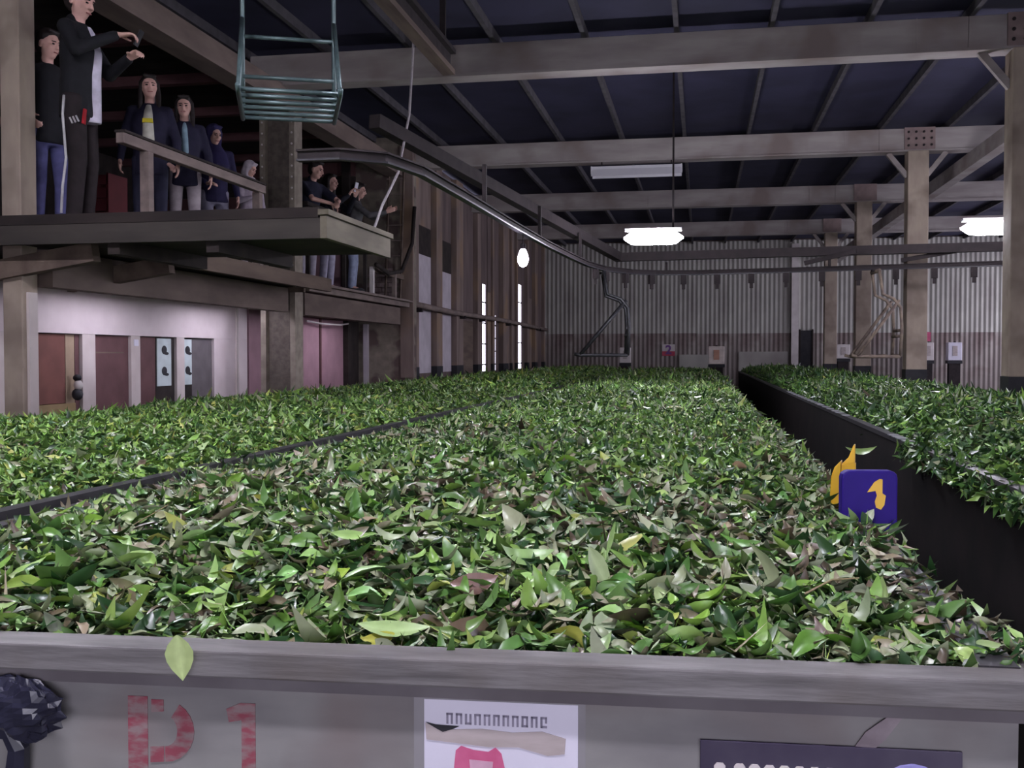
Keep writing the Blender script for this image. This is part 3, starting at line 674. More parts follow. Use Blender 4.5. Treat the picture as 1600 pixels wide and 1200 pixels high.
def heap(bed, y0, y1, nx=26, dy=.12):
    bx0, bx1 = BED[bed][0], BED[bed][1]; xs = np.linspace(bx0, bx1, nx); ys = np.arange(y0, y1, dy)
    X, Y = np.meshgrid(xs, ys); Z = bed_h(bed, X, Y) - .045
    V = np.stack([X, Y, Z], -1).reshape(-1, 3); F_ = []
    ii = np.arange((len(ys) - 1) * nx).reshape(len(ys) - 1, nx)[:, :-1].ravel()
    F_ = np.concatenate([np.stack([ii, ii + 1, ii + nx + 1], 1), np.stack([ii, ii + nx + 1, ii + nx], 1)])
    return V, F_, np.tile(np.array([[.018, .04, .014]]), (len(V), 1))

def leaf_material():
    m = bpy.data.materials.new('tea_leaf'); m.use_nodes = True; nt = m.node_tree; b = nt.nodes['Principled BSDF']
    a = nt.nodes.new('ShaderNodeAttribute'); a.attribute_name = 'leaf_colour'
    geo = nt.nodes.new('ShaderNodeNewGeometry')
    nz = nt.nodes.new('ShaderNodeTexNoise'); nz.inputs['Scale'].default_value = 38; nz.inputs['Detail'].default_value = 3
    nt.links.new(geo.outputs['Position'], nz.inputs['Vector'])
    mr = nt.nodes.new('ShaderNodeMapRange'); mr.inputs[3].default_value = .72; mr.inputs[4].default_value = 1.28
    nt.links.new(nz.outputs[0], mr.inputs[0])
    mx = nt.nodes.new('ShaderNodeVectorMath'); mx.operation = 'SCALE'
    nt.links.new(a.outputs['Color'], mx.inputs[0]); nt.links.new(mr.outputs[0], mx.inputs['Scale'])
    nt.links.new(mx.outputs[0], b.inputs['Base Color'])
    b.inputs['Roughness'].default_value = .33; b.inputs['Specular IOR Level'].default_value = .55
    return m
M_leaf = leaf_material()
def leaf_stuff(name, parts, label):
    V = []; Fs = []; K = []; n = 0
    for v, f, c in parts: V.append(v); Fs.append(f + n); K.append(c); n += len(v)
    V = np.concatenate(V); Fs = np.concatenate(Fs); K = np.concatenate(K)
    me = bpy.data.meshes.new(name); me.vertices.add(len(V)); me.vertices.foreach_set('co', V.astype(np.float32).ravel())
    me.loops.add(len(Fs) * 3); me.loops.foreach_set('vertex_index', Fs.astype(np.int32).ravel())
    me.polygons.add(len(Fs)); me.polygons.foreach_set('loop_start', (np.arange(len(Fs)) * 3).astype(np.int32))
    me.update(calc_edges=True)
    at_ = me.attributes.new('leaf_colour', 'FLOAT_COLOR', 'POINT')
    at_.data.foreach_set('color', np.concatenate([K, np.ones((len(K), 1))], 1).astype(np.float32).ravel())
    me.polygons.foreach_set('use_smooth', np.ones(len(Fs), dtype=bool))
    me.materials.append(M_leaf)
    o = bpy.data.objects.new(name, me); C.objects.link(o)
    return tag(o, label, 'leaves', kind='stuff')
yf = BED['mid'][2]
leaf_stuff('tea_leaves', [heap('mid', yf, 32.9), leaves(1300, 'mid', 1.75, 8, .06, 1, 'mid_front', .05, .7, .8, xr=(.43, .545)), leaves(260, 'mid', 3.2, 5.2, .06, 1, 'mid_front', .03, .5, .6, xr=(-2.11, -1.98)), leaves(160, 'mid', 1.80, 2.1, .035, 1, 'old', .0, .4, .6, xr=(.45, .56)), leaves(22000, 'mid', yf, 3.6, .058, 2, 'mid_front', .055, .42, .6), leaves(2600, 'mid', yf, 3.8, .07, 1, 'stem', .03, .5, .6, (.018, .03)), leaves(2000, 'mid', yf, 3.8, .028, 1, 'mid_front', .0, .7, .9, (.2, .35)), leaves(700, 'mid', yf, 3.6, .08, 2, 'mid', .0, .4, .6), leaves(36000, 'mid', 3.6, 8, .058, 1, 'mid', .045, .6, .8), leaves(50000, 'mid', 8, 17, .068, 0, 'mid', .045, .55, .7), leaves(40000, 'mid', 17, 32.9, .10, 0, 'mid')],
           'deep bed of mixed green tea leaves filling the middle trough')
leaf_stuff('tea_leaves', [heap('left', yf, 32.9), leaves(120, 'left', 3.4, 5, .06, 1, 'left', .03, .5, .6, xr=(-2.28, -2.19)), leaves(36000, 'left', 2.2, 6, .058, 1, 'left', .045, .6, .8), leaves(48000, 'left', 6, 14, .066, 0, 'left', .045, .55, .7), leaves(36000, 'left', 14, 32.9, .10, 0, 'left')],
           'bright green tea leaf bed in the left trough beside the gallery')
leaf_stuff('tea_leaves', [heap('right', 2.7, 32.9), leaves(1100, 'right', 3.2, 6.1, .065, 1, 'right', .07, .7, .8, xr=(1.09, 1.24)),  leaves(26000, 'right', 2.8, 7, .060, 1, 'right', .06, .5, .7, xr=(1.22, 3.28)), leaves(46000, 'right', 7, 16, .068, 0, 'right', .06, .5, .6, xr=(1.235, 3.28)), leaves(34000, 'right', 16, 32.9, .10, 0, 'right', xr=(1.25, 3.28))],
           'dark green tea leaf bed in the right trough')

# single leaves on top of the heap
def leaf_mesh(name, L, W, fold, curl, twist, col):
    T = [0, .06, .2, .38, .56, .74, .89, 1]; Wd = [.05, .3, .72, 1.0, .95, .68, .3, 0]; vs = []; fs = []
    for t_, w_ in zip(T, Wd):
        zc = curl * L * (t_ - .45) ** 2 * 2.4; a = twist * (t_ - .5)
        for j in ((-1, -.5, 0, .5, 1) if w_ else (0,)):
            yv = j * W * w_; zv = fold * W * w_ * abs(j)
            vs.append(((t_ - .5) * L, yv * math.cos(a) - zv * math.sin(a), zc + yv * math.sin(a) + zv * math.cos(a)))
    for s in range(len(T) - 2):
        for j in range(4): a = s * 5 + j; fs.append((a, a + 1, a + 6, a + 5))
    a = (len(T) - 2) * 5; tip = len(vs) - 1
    fs += [(a + j, a + j + 1, tip) for j in range(4)]
    me = bpy.data.meshes.new(name); me.from_pydata(vs, [], fs); me.update(); me.shade_smooth()
    cc = np.tile(np.array([*col, 1], dtype=np.float32), (len(vs), 1)); cc[2:-1:5, :3] = cc[2:-1:5, :3] * 1.2 + .03   # paler midrib
    k = me.attributes.new('leaf_colour', 'FLOAT_COLOR', 'POINT'); k.data.foreach_set('color', cc.ravel())
    me.materials.append(M_leaf); return me
kinds = [('bright', 'bright green tea leaf lying loose on the middle trough heap', .23), ('fresh', 'light green tea leaf lying loose on the middle trough heap', .24), ('mid', 'mid green tea leaf lying loose on the middle trough heap', .20),
         ('dull', 'pale grey-green leaf lying loose on the middle trough heap', .21), ('tan', 'dry tan tea leaf lying loose on the middle trough heap', .05), ('brown', 'withered brown tea leaf lying loose on the middle trough heap', .05), ('yellow', 'yellow-green tea leaf lying loose on the middle trough heap', .02)]
variants = {}
r_ = random.Random(21)
for k, _, _ in kinds:
    variants[k] = [leaf_mesh('tea_leaf', r_.uniform(.072, .115), r_.uniform(.014, .022), r_.uniform(.1, .8), r_.uniform(-.55, .5), r_.uniform(-1.2, 1.2), tuple(c * r_.uniform(.85, 1.15) for c in PAL[k])) for _ in range(6)]
made = 0
while made < 286:
    y = YF + .13 + 2.3 * r_.random() ** 1.6; xr = at(1600, 900, y).x; xl = at(0, 900, y).x
    x = r_.uniform(max(xl, BED['mid'][0] + .05), min(xr, BED['mid'][1] - .03))
    q = r_.random(); 
    for k, lab, pr in kinds:
        q -= pr
        if q < 0: break
    o = bpy.data.objects.new('tea_leaf', r_.choice(variants[k])); C.objects.link(o)
    o.location = (x, y, float(bed_h('mid', np.array(x), np.array(y))) + r_.uniform(.004, .018))
    o.rotation_euler = (r_.gauss(0, .42), r_.gauss(0, .28), r_.uniform(0, 6.28))
    s = r_.uniform(.75, 1.15); o.scale = (s, s, s)
    zx = 'at the left' if x < -.75 else ('in the middle' if x < -.1 else 'at the right'); zy = 'close behind the front rim' if y < 2.05 + SK * x else 'further back'
    tag(o, lab.replace(' lying loose', '').replace(' lying underside up', ' underside up').replace('on the middle trough heap', 'on the heap ' + zx + ', ' + zy), 'leaf', 'loose %s leaves on the middle heap' % {'bright': 'bright green', 'fresh': 'light green', 'mid': 'mid green', 'dull': 'pale grey-green', 'tan': 'tan', 'brown': 'brown', 'yellow': 'yellow-green'}[k] + ' ' + zx + ' ' + zy); made += 1
def one_leaf(label, px, py, Y, L, W, col, rot, fold=.2, curl=.1, lift=0.0):
    o = bpy.data.objects.new('tea_leaf', leaf_mesh('tea_leaf', L, W, fold, curl, .2, col)); C.objects.link(o)
    p = at(px, py, Y); o.location = p; o.rotation_euler = rot
    return tag(o, label, 'leaf')
one_leaf('pale green leaf hanging down over the front rim', 278, 1031, yp_(278) - .045, .078, .026, (.42, .52, .22), (R(90), R(82), 0), .12, .05)
one_leaf('big reddish brown dead leaf in the middle of the heap front', 742, 918, 2.02, .10, .034, (.15, .085, .07), (.5, -.1, .25), .2, .3)
one_leaf('long bright green leaf pointing right near the heap middle', 745, 822, 2.42, .13, .03, (.24, .42, .10), (-.5, .1, -.15), .2, .25)
one_leaf('yellow-green leaf tilted up at the left centre of the heap', 515, 908, 2.07, .10, .022, (.34, .50, .07), (.75, -.45, .2), .25, .1)
one_leaf('crumpled yellow-green leaf low at the left of the heap', 178, 950, 1.98, .09, .03, (.42, .44, .10), (.3, .1, -.1), .5, .3)
one_leaf('broad pale green leaf lying flat just behind the front rim', 615, 988, 1.83, .14, .026, (.30, .42, .17), (.35, .05, .1), .15, .15)
one_leaf('upright pale green leaf right of the heap middle', 935, 890, 2.1, .10, .026, (.34, .42, .22), (.9, 1.1, .3), .15, .1)
one_leaf('light green leaf standing upright near the heap crest', 958, 845, 2.3, .09, .022, (.30, .46, .16), (.3, -1.3, 0), .2, .1)
one_leaf('green leaf lying across the yellow plastic piece', 1345, 708, 3.5, .10, .022, (.14, .22, .06), (.4, .05, .1), .2, .4)
one_leaf('pale leaf leaning against the blue number tag', 1360, 808, 3.17, .055, .014, (.40, .44, .30), (.9, -.9, .4), .2, .1)
one_leaf('green leaf dangling off the left edge of the right trough', 1422, 722, 5.95, .12, .03, (.18, .26, .12), (1.2, .9, .3), .2, .1)
one_leaf('shiny pale leaf poking out over the dark gap', 1400, 832, 2.95, .10, .022, (.36, .44, .30), (-.5, -.35, .3), .2, .1)
one_leaf('small green leaf lying on the front corner of the middle trough', 1550, 1012, 1.78, .05, .016, (.26, .36, .14), (.2, .1, .5), .2, .1)
# twigs
for k, (a, b) in enumerate((((520, 970, 2.0), (640, 905, 2.1)), ((130, 880, 2.3), (260, 790, 2.5)), ((1260, 930, 2.0), (1345, 905, 2.05)))):
    A = at(*a); B = at(*b); m_ = (A + B) / 2 + Vector((0, 0, .012))
    tag(MB().tube([A, m_, B], .0022, 5, .0015).build('twig', nmat('twig_bark', (0.30, 0.22, 0.14), (0.24, 0.2, 0.1), 30)), ['thin brown twig low in the heap left of the dead leaf', 'pale twig near the left end of the heap', 'thin twig at the right end of the heap'][k], 'twig')

# ------------------------------------------------------------------ blue tag and yellow piece at the trough edge
p = at(1358, 775, 3.2)
t = thing('number_tag', 'blue plastic tag with a yellow number 1 on the middle trough edge', 'tag', (p.x, 3.2, p.z - .085), R(8))
def rrect(x0, x1, z0, z1, r):
    pts = []
    for cx, cz, a0 in ((x1 - r, z0 + r, -90), (x1 - r, z1 - r, 0), (x0 + r, z1 - r, 90), (x0 + r, z0 + r, 180)):
        for a in (0, 30, 60, 90): pts.append((cx + r * math.cos(R(a0 + a)), cz + r * math.sin(R(a0 + a))))
    return pts
MB().prism(rrect(-.082, .082, -.02, .162, .022), lambda q: (q[0], -.02, q[1]), lambda q: (q[0], .02, q[1])).build('tag_body', M_bluepl, t, bevel=.005); tb_ = C.objects[-1]
MB().prism([(-.008, .098), (.012, .128), (.028, .138), (.036, .136), (.036, .095), (.046, .088), (.042, .06), (.032, .046), (.018, .052), (.014, .070), (.02, .088), (.016, .102)], lambda q: (q[0], -.0225, q[1]), lambda q: (q[0], -.019, q[1])).build('painted_number', M_yellowpl, tb_)
p = at(1322, 745, 3.45)
t = thing('plastic_offcut', 'pointed yellow plastic piece standing behind the blue tag', 'plastic piece', (p.x, 3.45, p.z - .12), R(-12))
MB().prism([(-.038, 0), (-.045, .06), (-.042, .12), (-.032, .15), (-.012, .172), (-.012, .05), (-.025, 0)], lambda q: (q[0], -.02, q[1]), lambda q: (q[0], .04, q[1])).build('side_wall', M_yellowpl, t, bevel=.004)
MB().prism([(-.011, .160), (.010, .182), (.026, .225), (.030, .225), (.030, .165), (.0, .160)], lambda q: (q[0], -.008, q[1]), lambda q: (q[0], .02, q[1])).build('pointed_tip', M_yellowpl, t, bevel=.003)
MB().prism([(-.011, .120), (.032, .145), (.032, .165), (-.011, .159)], lambda q: (q[0], -.008, q[1]), lambda q: (q[0], .02, q[1])).build('handle_bridge', M_yellowpl, t)
MB().prism([(.014, .04), (.032, .04), (.032, .145), (.014, .134)], lambda q: (q[0], -.008, q[1]), lambda q: (q[0], .02, q[1])).build('handle', M_yellowpl, t)

# ------------------------------------------------------------------ boxes and signs at the far end
def far_box(label, x0, x1, y0, y1, Y, m, mark=None, grp='boxes at the far end'):
    a = at(x0, y1, Y); b = at(x1, y0, Y); w_ = (b.x - a.x) / 2; t = thing('fan_box', label, 'box', ((a.x + b.x) / 2, Y, a.z), 0, grp)
    box(-w_, w_, 0, .3, 0, b.z - a.z).build('case', m, t, bevel=.02); box(-w_ * 1.05, w_ * 1.05, -.02, .3, -.10, -.005).build('dark_base', M_tar, t); box(-w_ * .8, w_ * .8, .02, .28, -a.z, -.101).build('stand', M_dark_iron, t)
    box(-w_ * .35, w_ * .35, -.012, 0, (b.z - a.z) * .25, (b.z - a.z) * .8).build('front_mark', mark or M_stainpaper, t)
    box(-w_ * .12, w_ * .12, 0.02, .1, b.z - a.z, b.z - a.z + .03).build('lid_knob', M_dark_iron, t)
orange = nmat('orange_mark', (0.55, 0.30, 0.22))
far_box('pinkish white box left of the red number sign, under the hanging frame', 968, 985, 543, 567, 33.2, M_white)
far_box('white box with an orange mark at the end of the dark gap', 1107, 1132, 541, 569, 32.6, nmat('warm_white', (0.72, 0.62, 0.58)), orange)
far_box('small pinkish box between the two slim far columns', 1307, 1328, 538, 560, 33.4, M_white)
far_box('pinkish white box right of the tall column', 1443, 1459, 535, 563, 33.4, M_white)
far_box('white box farthest to the right at the back wall', 1481, 1503, 535, 563, 33.4, M_paper)
a = at(1034, 556, 34.9); b = at(1054, 538, 34.9)
t = thing('number_sign', 'small white and red sign with the number 2 on the back wall', 'sign', ((a.x + b.x) / 2, 35.284, a.z), 0)
w_ = (b.x - a.x) / 2; h_ = b.z - a.z
box(-w_, w_, -.02, 0, 0, h_).build('plate', M_white, t); box(-w_, w_, -.024, -.0205, 0, h_ * .4).build('red_half', nmat('sign_red', (0.55, 0.09, 0.14)), t)
o = mobj('number', text_mesh('2', .42, .002, .012), nmat('sign_violet', (0.22, 0.10, 0.32)), t); o.location = (0, -.03, h_ / 2); o.rotation_euler = (R(90), 0, 0)
a = at(1443, 533, 35); tag(box(a.x, a.x + .26, 35.25, 35.284, a.z, a.z + .3).build('warning_sign', nmat('sign_pink', (0.58, 0.12, 0.22))), 'small pinkish red sign above the box right of the tall column', 'sign')

# ------------------------------------------------------------------ hanging leaf carriers of the monorail
def carrier(label, loc, rz, base_z, rail_z, mat, H=1.0, DT=.9, w=.66, dp=.8, slats=5, group='hanging carriers', r=.014, lean=0.0):
    t = thing('hanging_carrier', label, 'carrier', (loc[0], loc[1], base_z), rz, group)
    for s in (-1, 1):
        x = s * w / 2
        MB().tube([(x, dp/2, 0), (x, dp/2 + .02, H * .45), (x, dp/2, H * .78), (x, dp/2 - .10, H * .92), (x, .05, H), (x, .0, rail_z - base_z - .02)], r, 8).build('upright', mat, t, True)
        MB().tube([(x, dp/2 - .02, H * DT), (x, -dp/2, 0)], r, 8).build('diagonal_strut', mat, t, True)
        MB().tube([(x, -dp/2 - .08, .02), (x, -dp/2, 0), (x, dp/2, 0)], r, 8).build('base_bar', mat, t, True)
    slat = None
    for k in range(slats):
        y = -dp/2 + dp * k / (slats - 1)
        if slat is None:
            slat = MB().tube([(-w/2, 0, 0), (w/2, 0, 0)], r * .95, 8).build('slat', mat, t, True); slat.location = (0, y, .012)
        else: inst(slat, t, (0, y, .012))
    inst(slat, t, (0, dp/2 + .0, .30)); inst(slat, t, (0, dp/2 + .02, H * .42))
    MB().tube([(-w/2, .0, rail_z - base_z - .03), (w/2, 0, rail_z - base_z - .03)], r * 1.3, 8).build('hanger_bar', mat, t, True)
    box(-.05, .05, -.06, .06, rail_z - base_z - .03, rail_z - base_z - .001).build('trolley', M_dark_iron, t)
carrier('green tubular carrier basket hanging in front of the gallery', (-2.76, 6.62), R(23), 3.28, 4.72, M_frame_green, 1.4, w=.64, dp=.80, slats=6, r=.016, DT=.5)
carrier('dark triangular carrier frame hanging left of the lit lamp', (-1.48, 15.75), R(-82), 1.60, 2.874, M_hframe, .92, w=.5, dp=.72, slats=4, r=.026)
carrier('pale rusty carrier frame hanging beside the tall column', (2.55, 16.0), R(-84), 1.58, 2.874, nmat('rusty_carrier', (0.22, 0.17, 0.13), (0.12, 0.09, 0.08), 9), .92, w=.4, dp=.62, slats=4, r=.024)
t_ = thing('crate', 'dim red plastic crate on the gallery floor behind the man', 'crate', (-5.3, 8.34, 2.5705))
red = nmat('dim_red_plastic', (0.07, 0.008, 0.012))
box(-.2, .2, -.15, .15, 0, .02).build('bottom', red, t_)
for q in range(5):
    z = .06 + q * .115
    box(-.2, .2, -.15, -.135, z, z + .085).build('slat', red, t_); box(-.2, .2, .135, .15, z, z + .085).build('slat', red, t_)
for sx in (-1, 1):
    box(sx*.2 - .01, sx*.2 + .01, -.15, .15, 0, .62).build('end_panel', red, t_)
# ------------------------------------------------------------------ people
def cloth(col): return nmat('cloth_%.3f_%.3f_%.3f' % col, col, tuple(c * .75 for c in col), 14, .9, .1)
M_skin = nmat('skin', (0.70, 0.42, 0.36), (0.64, 0.38, 0.32), 8, .55)
M_hair = nmat('black_hair', (0.016, 0.012, 0.012), (0.028, 0.02, 0.02), 40, .5, .2)
M_eye = nmat('dark_eye', (0.02, 0.015, 0.015), None, 5, .3)
M_lip = nmat('lip', (0.40, 0.15, 0.14), None, 5, .5)

def organic(b, name, mat, parent, voxel, smooth=4):
    me = b.mesh(name); me.materials.append(mat); o = bpy.data.objects.new(name, me); C.objects.link(o); o.parent = parent
    m = o.modifiers.new('fuse', 'REMESH'); m.mode = 'VOXEL'; m.voxel_size = voxel; m.use_smooth_shade = True
    if smooth: s = o.modifiers.new('relax', 'SMOOTH'); s.factor = .5; s.iterations = smooth
    return o

def ring(c, rx, ry, n=20, M=None):
    c = Vector(c); return [c + Vector((rx * math.cos(2*math.pi*i/n), ry * math.sin(2*math.pi*i/n), 0)) for i in range(n)]

def hand(b, wrist, d, pn, thumb_side, s, curl=.5, spread=.0):
    d = Vector(d).normalized(); pn = Vector(pn); pn = (pn - d * pn.dot(d)).normalized(); l = d.cross(pn) * thumb_side
    w = Vector(wrist)
    for k, (t_, hw) in enumerate(((0, .024), (.03, .031), (.055, .037), (.082, .037))):
        pass
    b.loft([[w + d * (t_ * s) + (l * math.cos(2*math.pi*i/12) * hw + pn * math.sin(2*math.pi*i/12) * th) * s for i in range(12)]
            for t_, hw, th in ((-.01, .024, .02), (.03, .034, .018), (.06, .040, .016), (.088, .038, .013))])
    for off, L in ((-.029, .058), (-.0097, .072), (.0097, .078), (.029, .070)):
        p = w + (d * .084 + l * off) * s; dd = (d + l * (off * spread * 8)).normalized(); r = .0105
        for seg, f in enumerate((.45, .32, .25)):
            ang = curl * (.5 if seg == 0 else 1.0)
            ax = dd * math.cos(ang) + pn * math.sin(ang); pn2 = pn
            q = p + ax.normalized() * (L * f * s); b.capsule(p, q, r * s, (r - .0012) * s, 8); r -= .0012; p = q; dd = ax.normalized()
            pn = (pn2 - dd * pn2.dot(dd)).normalized()
        pn = Vector(pn2); pn = (pn - d * pn.dot(d)).normalized()
    p = w + (d * .028 + l * .028) * s; a = (d * .62 + l * .62 + pn * .35).normalized(); q = p + a * (.042 * s)
    b.capsule(p, q, .0135 * s, .0115 * s, 8); b.capsule(q, q + (d * .85 + l * .2 + pn * .45).normalized() * (.032 * s), .0112 * s, .009 * s, 8)

def person(label, loc, rz, h, top, pants, hair='short', armR=None, armL=None, head=(0, 0), lean=0.0, shirt=None, scarf=None, voxel=.0095, feet=(0, 0), sleeve=1.0, child=False, detail=True, female=False, cap=None):
    s = h / 1.75
    t = thing('person', label, 'person', loc, rz, 'people on the gallery')
    ca, sa = math.cos(lean), math.sin(lean)
    def U(p):
        p = Vector(p); z = p.z - .93; y = p.y
        return Vector((p.x, y * ca + z * sa, .93 + z * ca - y * sa)) * s
    def S(p): return Vector(p) * s
    sw = .165 if female else .185
    aR = armR or ((.25, -.03, 1.13), (.27, .06, .89), (0, .1, -1), (-1, 0, 0), .35)
    aL = armL or ((-.25, -.03, 1.13), (-.27, .06, .89), (0, .1, -1), (1, 0, 0), .35)
    hips = [(.09, 0, .90), (-.09, 0, .90)]
    knees = [(.10, .03 + feet[0] * .6, .49), (-.10, .03 + feet[1] * .6, .49)]; ank = [(.105, feet[0], .09), (-.105, feet[1], .09)]
    # body: one continuous surface
    b = MB()
    b.loft([[U(p) for p in ring(c, rx, ry)] for c, rx, ry in (((0, 0, .84), .12, .085), ((0, 0, .96), .14, .095), ((0, .005, 1.1), .125, .09), ((0, .01, 1.26), .15, .10), ((0, 0, 1.38), .14, .085), ((0, -.01, 1.46), .07, .06))])
    for k in range(2):
        b.capsule(S(hips[k]), S(knees[k]), .078 * s, .05 * s); b.capsule(S(knees[k]), S(ank[k]), .05 * s, .036 * s); b.capsule(S(ank[k]), S((ank[k][0], ank[k][1] + .13, .045)), .038 * s, .028 * s)
    for (el, wr, hd, pn, cu), sg in ((aR, 1), (aL, -1)):
        sh = U((sg * sw, -.005, 1.40)); b.capsule(U((sg * .08, 0, 1.41)), sh, .05 * s, .05 * s)
        b.capsule(sh, S(el), .046 * s, .036 * s); b.capsule(S(el), S(wr), .036 * s, .025 * s)
        hand(b, S(wr), hd, pn, sg if Vector(pn).dot(Vector((-sg, 0, 0))) >= 0 else sg, s * 1.03, cu)
    # neck and head
    nb0 = U((0, -.012, 1.42)); hc0 = U((0, .02, 1.625))
    b.capsule(nb0, hc0 - (hc0 - nb0) * .35, .055 * s, .05 * s)
    HM = Matrix.Rotation(head[0], 3, 'Z') @ Matrix.Rotation(-head[1] - lean * .3, 3, 'X')
    def Hd(p): return hc0 + HM @ (Vector(p) * s)
    def hell(bb, c, r, n=16, m=10):
        bb.ell(Hd(c), tuple(x * s for x in r), HM, n, m)
    hell(b, (0, -.012, .032), (.076, .094, .088)); hell(b, (0, .022, -.035), (.062, .072, .085)); hell(b, (0, .052, -.088), (.032, .034, .026))
    hell(b, (.036, .066, -.022), (.026, .022, .026)); hell(b, (-.036, .066, -.022), (.026, .022, .026)); hell(b, (0, .078, .032), (.05, .014, .02))
    b.capsule(Hd((0, .092, .02)), Hd((0, .112, -.022)), .0095 * s, .015 * s, 8); hell(b, (.013, .1, -.03), (.009, .01, .008), 8, 5); hell(b, (-.013, .1, -.03), (.009, .01, .008), 8, 5)
    hell(b, (0, .085, -.06), (.026, .014, .012))
    if scarf is None:
        hell(b, (.077, -.005, -.01), (.011, .02, .032)); hell(b, (-.077, -.005, -.01), (.011, .02, .032))
    bd = organic(b, 'body', M_skin, t, voxel, 3)
    if detail:
        for sx in (-1, 1):
            e = MB(); hell(e, (sx * .031, .0865, .006), (.014, .008, .0065), 10, 6); e.build('eye', M_eye, bd, True)
            e = MB(); e.capsule(Hd((sx * .016, .094, .027)), Hd((sx * .048, .083, .026)), .0045 * s, .003 * s, 6); e.build('eyebrow', M_hair, bd, True)
        e = MB(); e.capsule(Hd((-.02, .0955, -.06)), Hd((.02, .0955, -.06)), .006 * s, .006 * s, 8); e.build('mouth', M_lip, bd, True)
    # clothes
    b = MB()
    hem = .80 if not female else .76
    b.loft([[U(p) for p in ring(c, rx, ry)] for c, rx, ry in (((0, 0, hem), .175, .125), ((0, 0, .95), .165, .12), ((0, .005, 1.1), .158, .118), ((0, .012, 1.26), .178, .128), ((0, 0, 1.38), .165, .108), ((0, -.012, 1.465), .085, .078))])
    for (el, wr, hd, pn, cu), sg in ((aR, 1), (aL, -1)):
        sh = U((sg * sw, -.005, 1.395)); b.capsule(U((sg * .08, 0, 1.405)), sh, .062 * s, .062 * s)
        e_ = S(el); w_ = S(wr); b.capsule(sh, e_ if sleeve > .6 else sh.lerp(e_, .75), .062 * s, .052 * s)
        if sleeve > .6: b.capsule(e_, e_.lerp(w_, sleeve * .93), .052 * s, .040 * s)
    if hair != 'hood': b.capsule(U((0, -.03, 1.46)), U((0, -.03, 1.485)), .068 * s, .062 * s)
    organic(b, 'jacket', cloth(top), t, .014, 4)
    b = MB()
    b.loft([[S(p) for p in ring(c, rx, ry)] for c, rx, ry in (((0, 0, .78), .165, .105), ((0, 0, .9), .165, .112), ((0, 0, 1.0), .145, .105))])
    for k in range(2):
        b.capsule(S(hips[k]), S(knees[k]), .096 * s, .068 * s); b.capsule(S(knees[k]), S((ank[k][0], ank[k][1], .11)), .068 * s, .058 * s)
    organic(b, 'trousers', cloth(pants), t, .014, 4)
    for k in range(2):
        b = MB(); b.capsule(S((ank[k][0], ank[k][1] - .03, .045)), S((ank[k][0], ank[k][1] + .16, .04)), .046 * s, .036 * s); organic(b, 'shoe', cloth((.05, .05, .055)), t, .012, 2)
    if shirt is not None:
        col, sh_hem, wid, fwd = shirt
        b = MB(); b.loft([[U(p) for p in ring(c, rx, ry)] for c, rx, ry in (((0, fwd, sh_hem), wid * .95, .11), ((0, fwd, 1.1), wid, .11), ((0, fwd + .008, 1.26), wid, .11), ((0, fwd - .012, 1.38), wid * .8, .095), ((0, fwd - .03, 1.45), wid * .5, .07))])
        organic(b, 'shirt', cloth(col), t, .012, 3)
    # hair or headscarf
    b = MB()
    if scarf is not None:
        hell(b, (0, -.03, .035), (.098, .105, .105)); hell(b, (0, -.045, -.06), (.10, .085, .10))
        b.capsule(Hd((.085, -.0, .03)), Hd((.075, .02, -.09)), .022 * s, .026 * s); b.capsule(Hd((-.085, -.0, .03)), Hd((-.075, .02, -.09)), .022 * s, .026 * s)
        b.capsule(Hd((-.05, .05, -.135)), Hd((.05, .05, -.135)), .035 * s, .035 * s); b.capsule(Hd((-.05, .055, .105)), Hd((.05, .055, .105)), .022 * s, .022 * s)
        b.loft([[U(p) for p in ring(c, rx, ry)] for c, rx, ry in (((0, .0, 1.25), .19, .145), ((0, 0, 1.40), .16, .12), ((0, -.01, 1.5), .09, .085))])
        organic(b, 'headscarf', cloth(scarf), t, .013, 4)
    else:
        hell(b, (0, -.028, .052), (.086, .096, .090)); hell(b, (0, -.05, -.0), (.082, .07, .085))
        b.capsule(Hd((-.045, .055, .105)), Hd((.045, .055, .105)), .022 * s, .022 * s)
        if hair == 'long':
            for sx in (-1, 1):
                b.capsule(Hd((sx * .075, -.01, .05)), Hd((sx * .085, .0, -.09)), .026 * s, .030 * s); b.capsule(Hd((sx * .085, .0, -.09)), U((sx * .09, .055, 1.33)), .03 * s, .022 * s)
            b.capsule(Hd((0, -.08, 0)), U((0, -.11, 1.32)), .075 * s, .055 * s)
        organic(b, 'hair', M_hair, t, .011, 3)
    if cap is not None:
        b = MB(); hell(b, (0, -.02, .075), (.09, .10, .075)); b.capsule(Hd((-.03, .09, .075)), Hd((.03, .09, .075)), .022 * s, .022 * s); organic(b, 'cap', cloth(cap), t, .011, 3)
    return t, U, S

ZG = 2.572
navy = (.022, .02, .045); black = (.014, .014, .018)
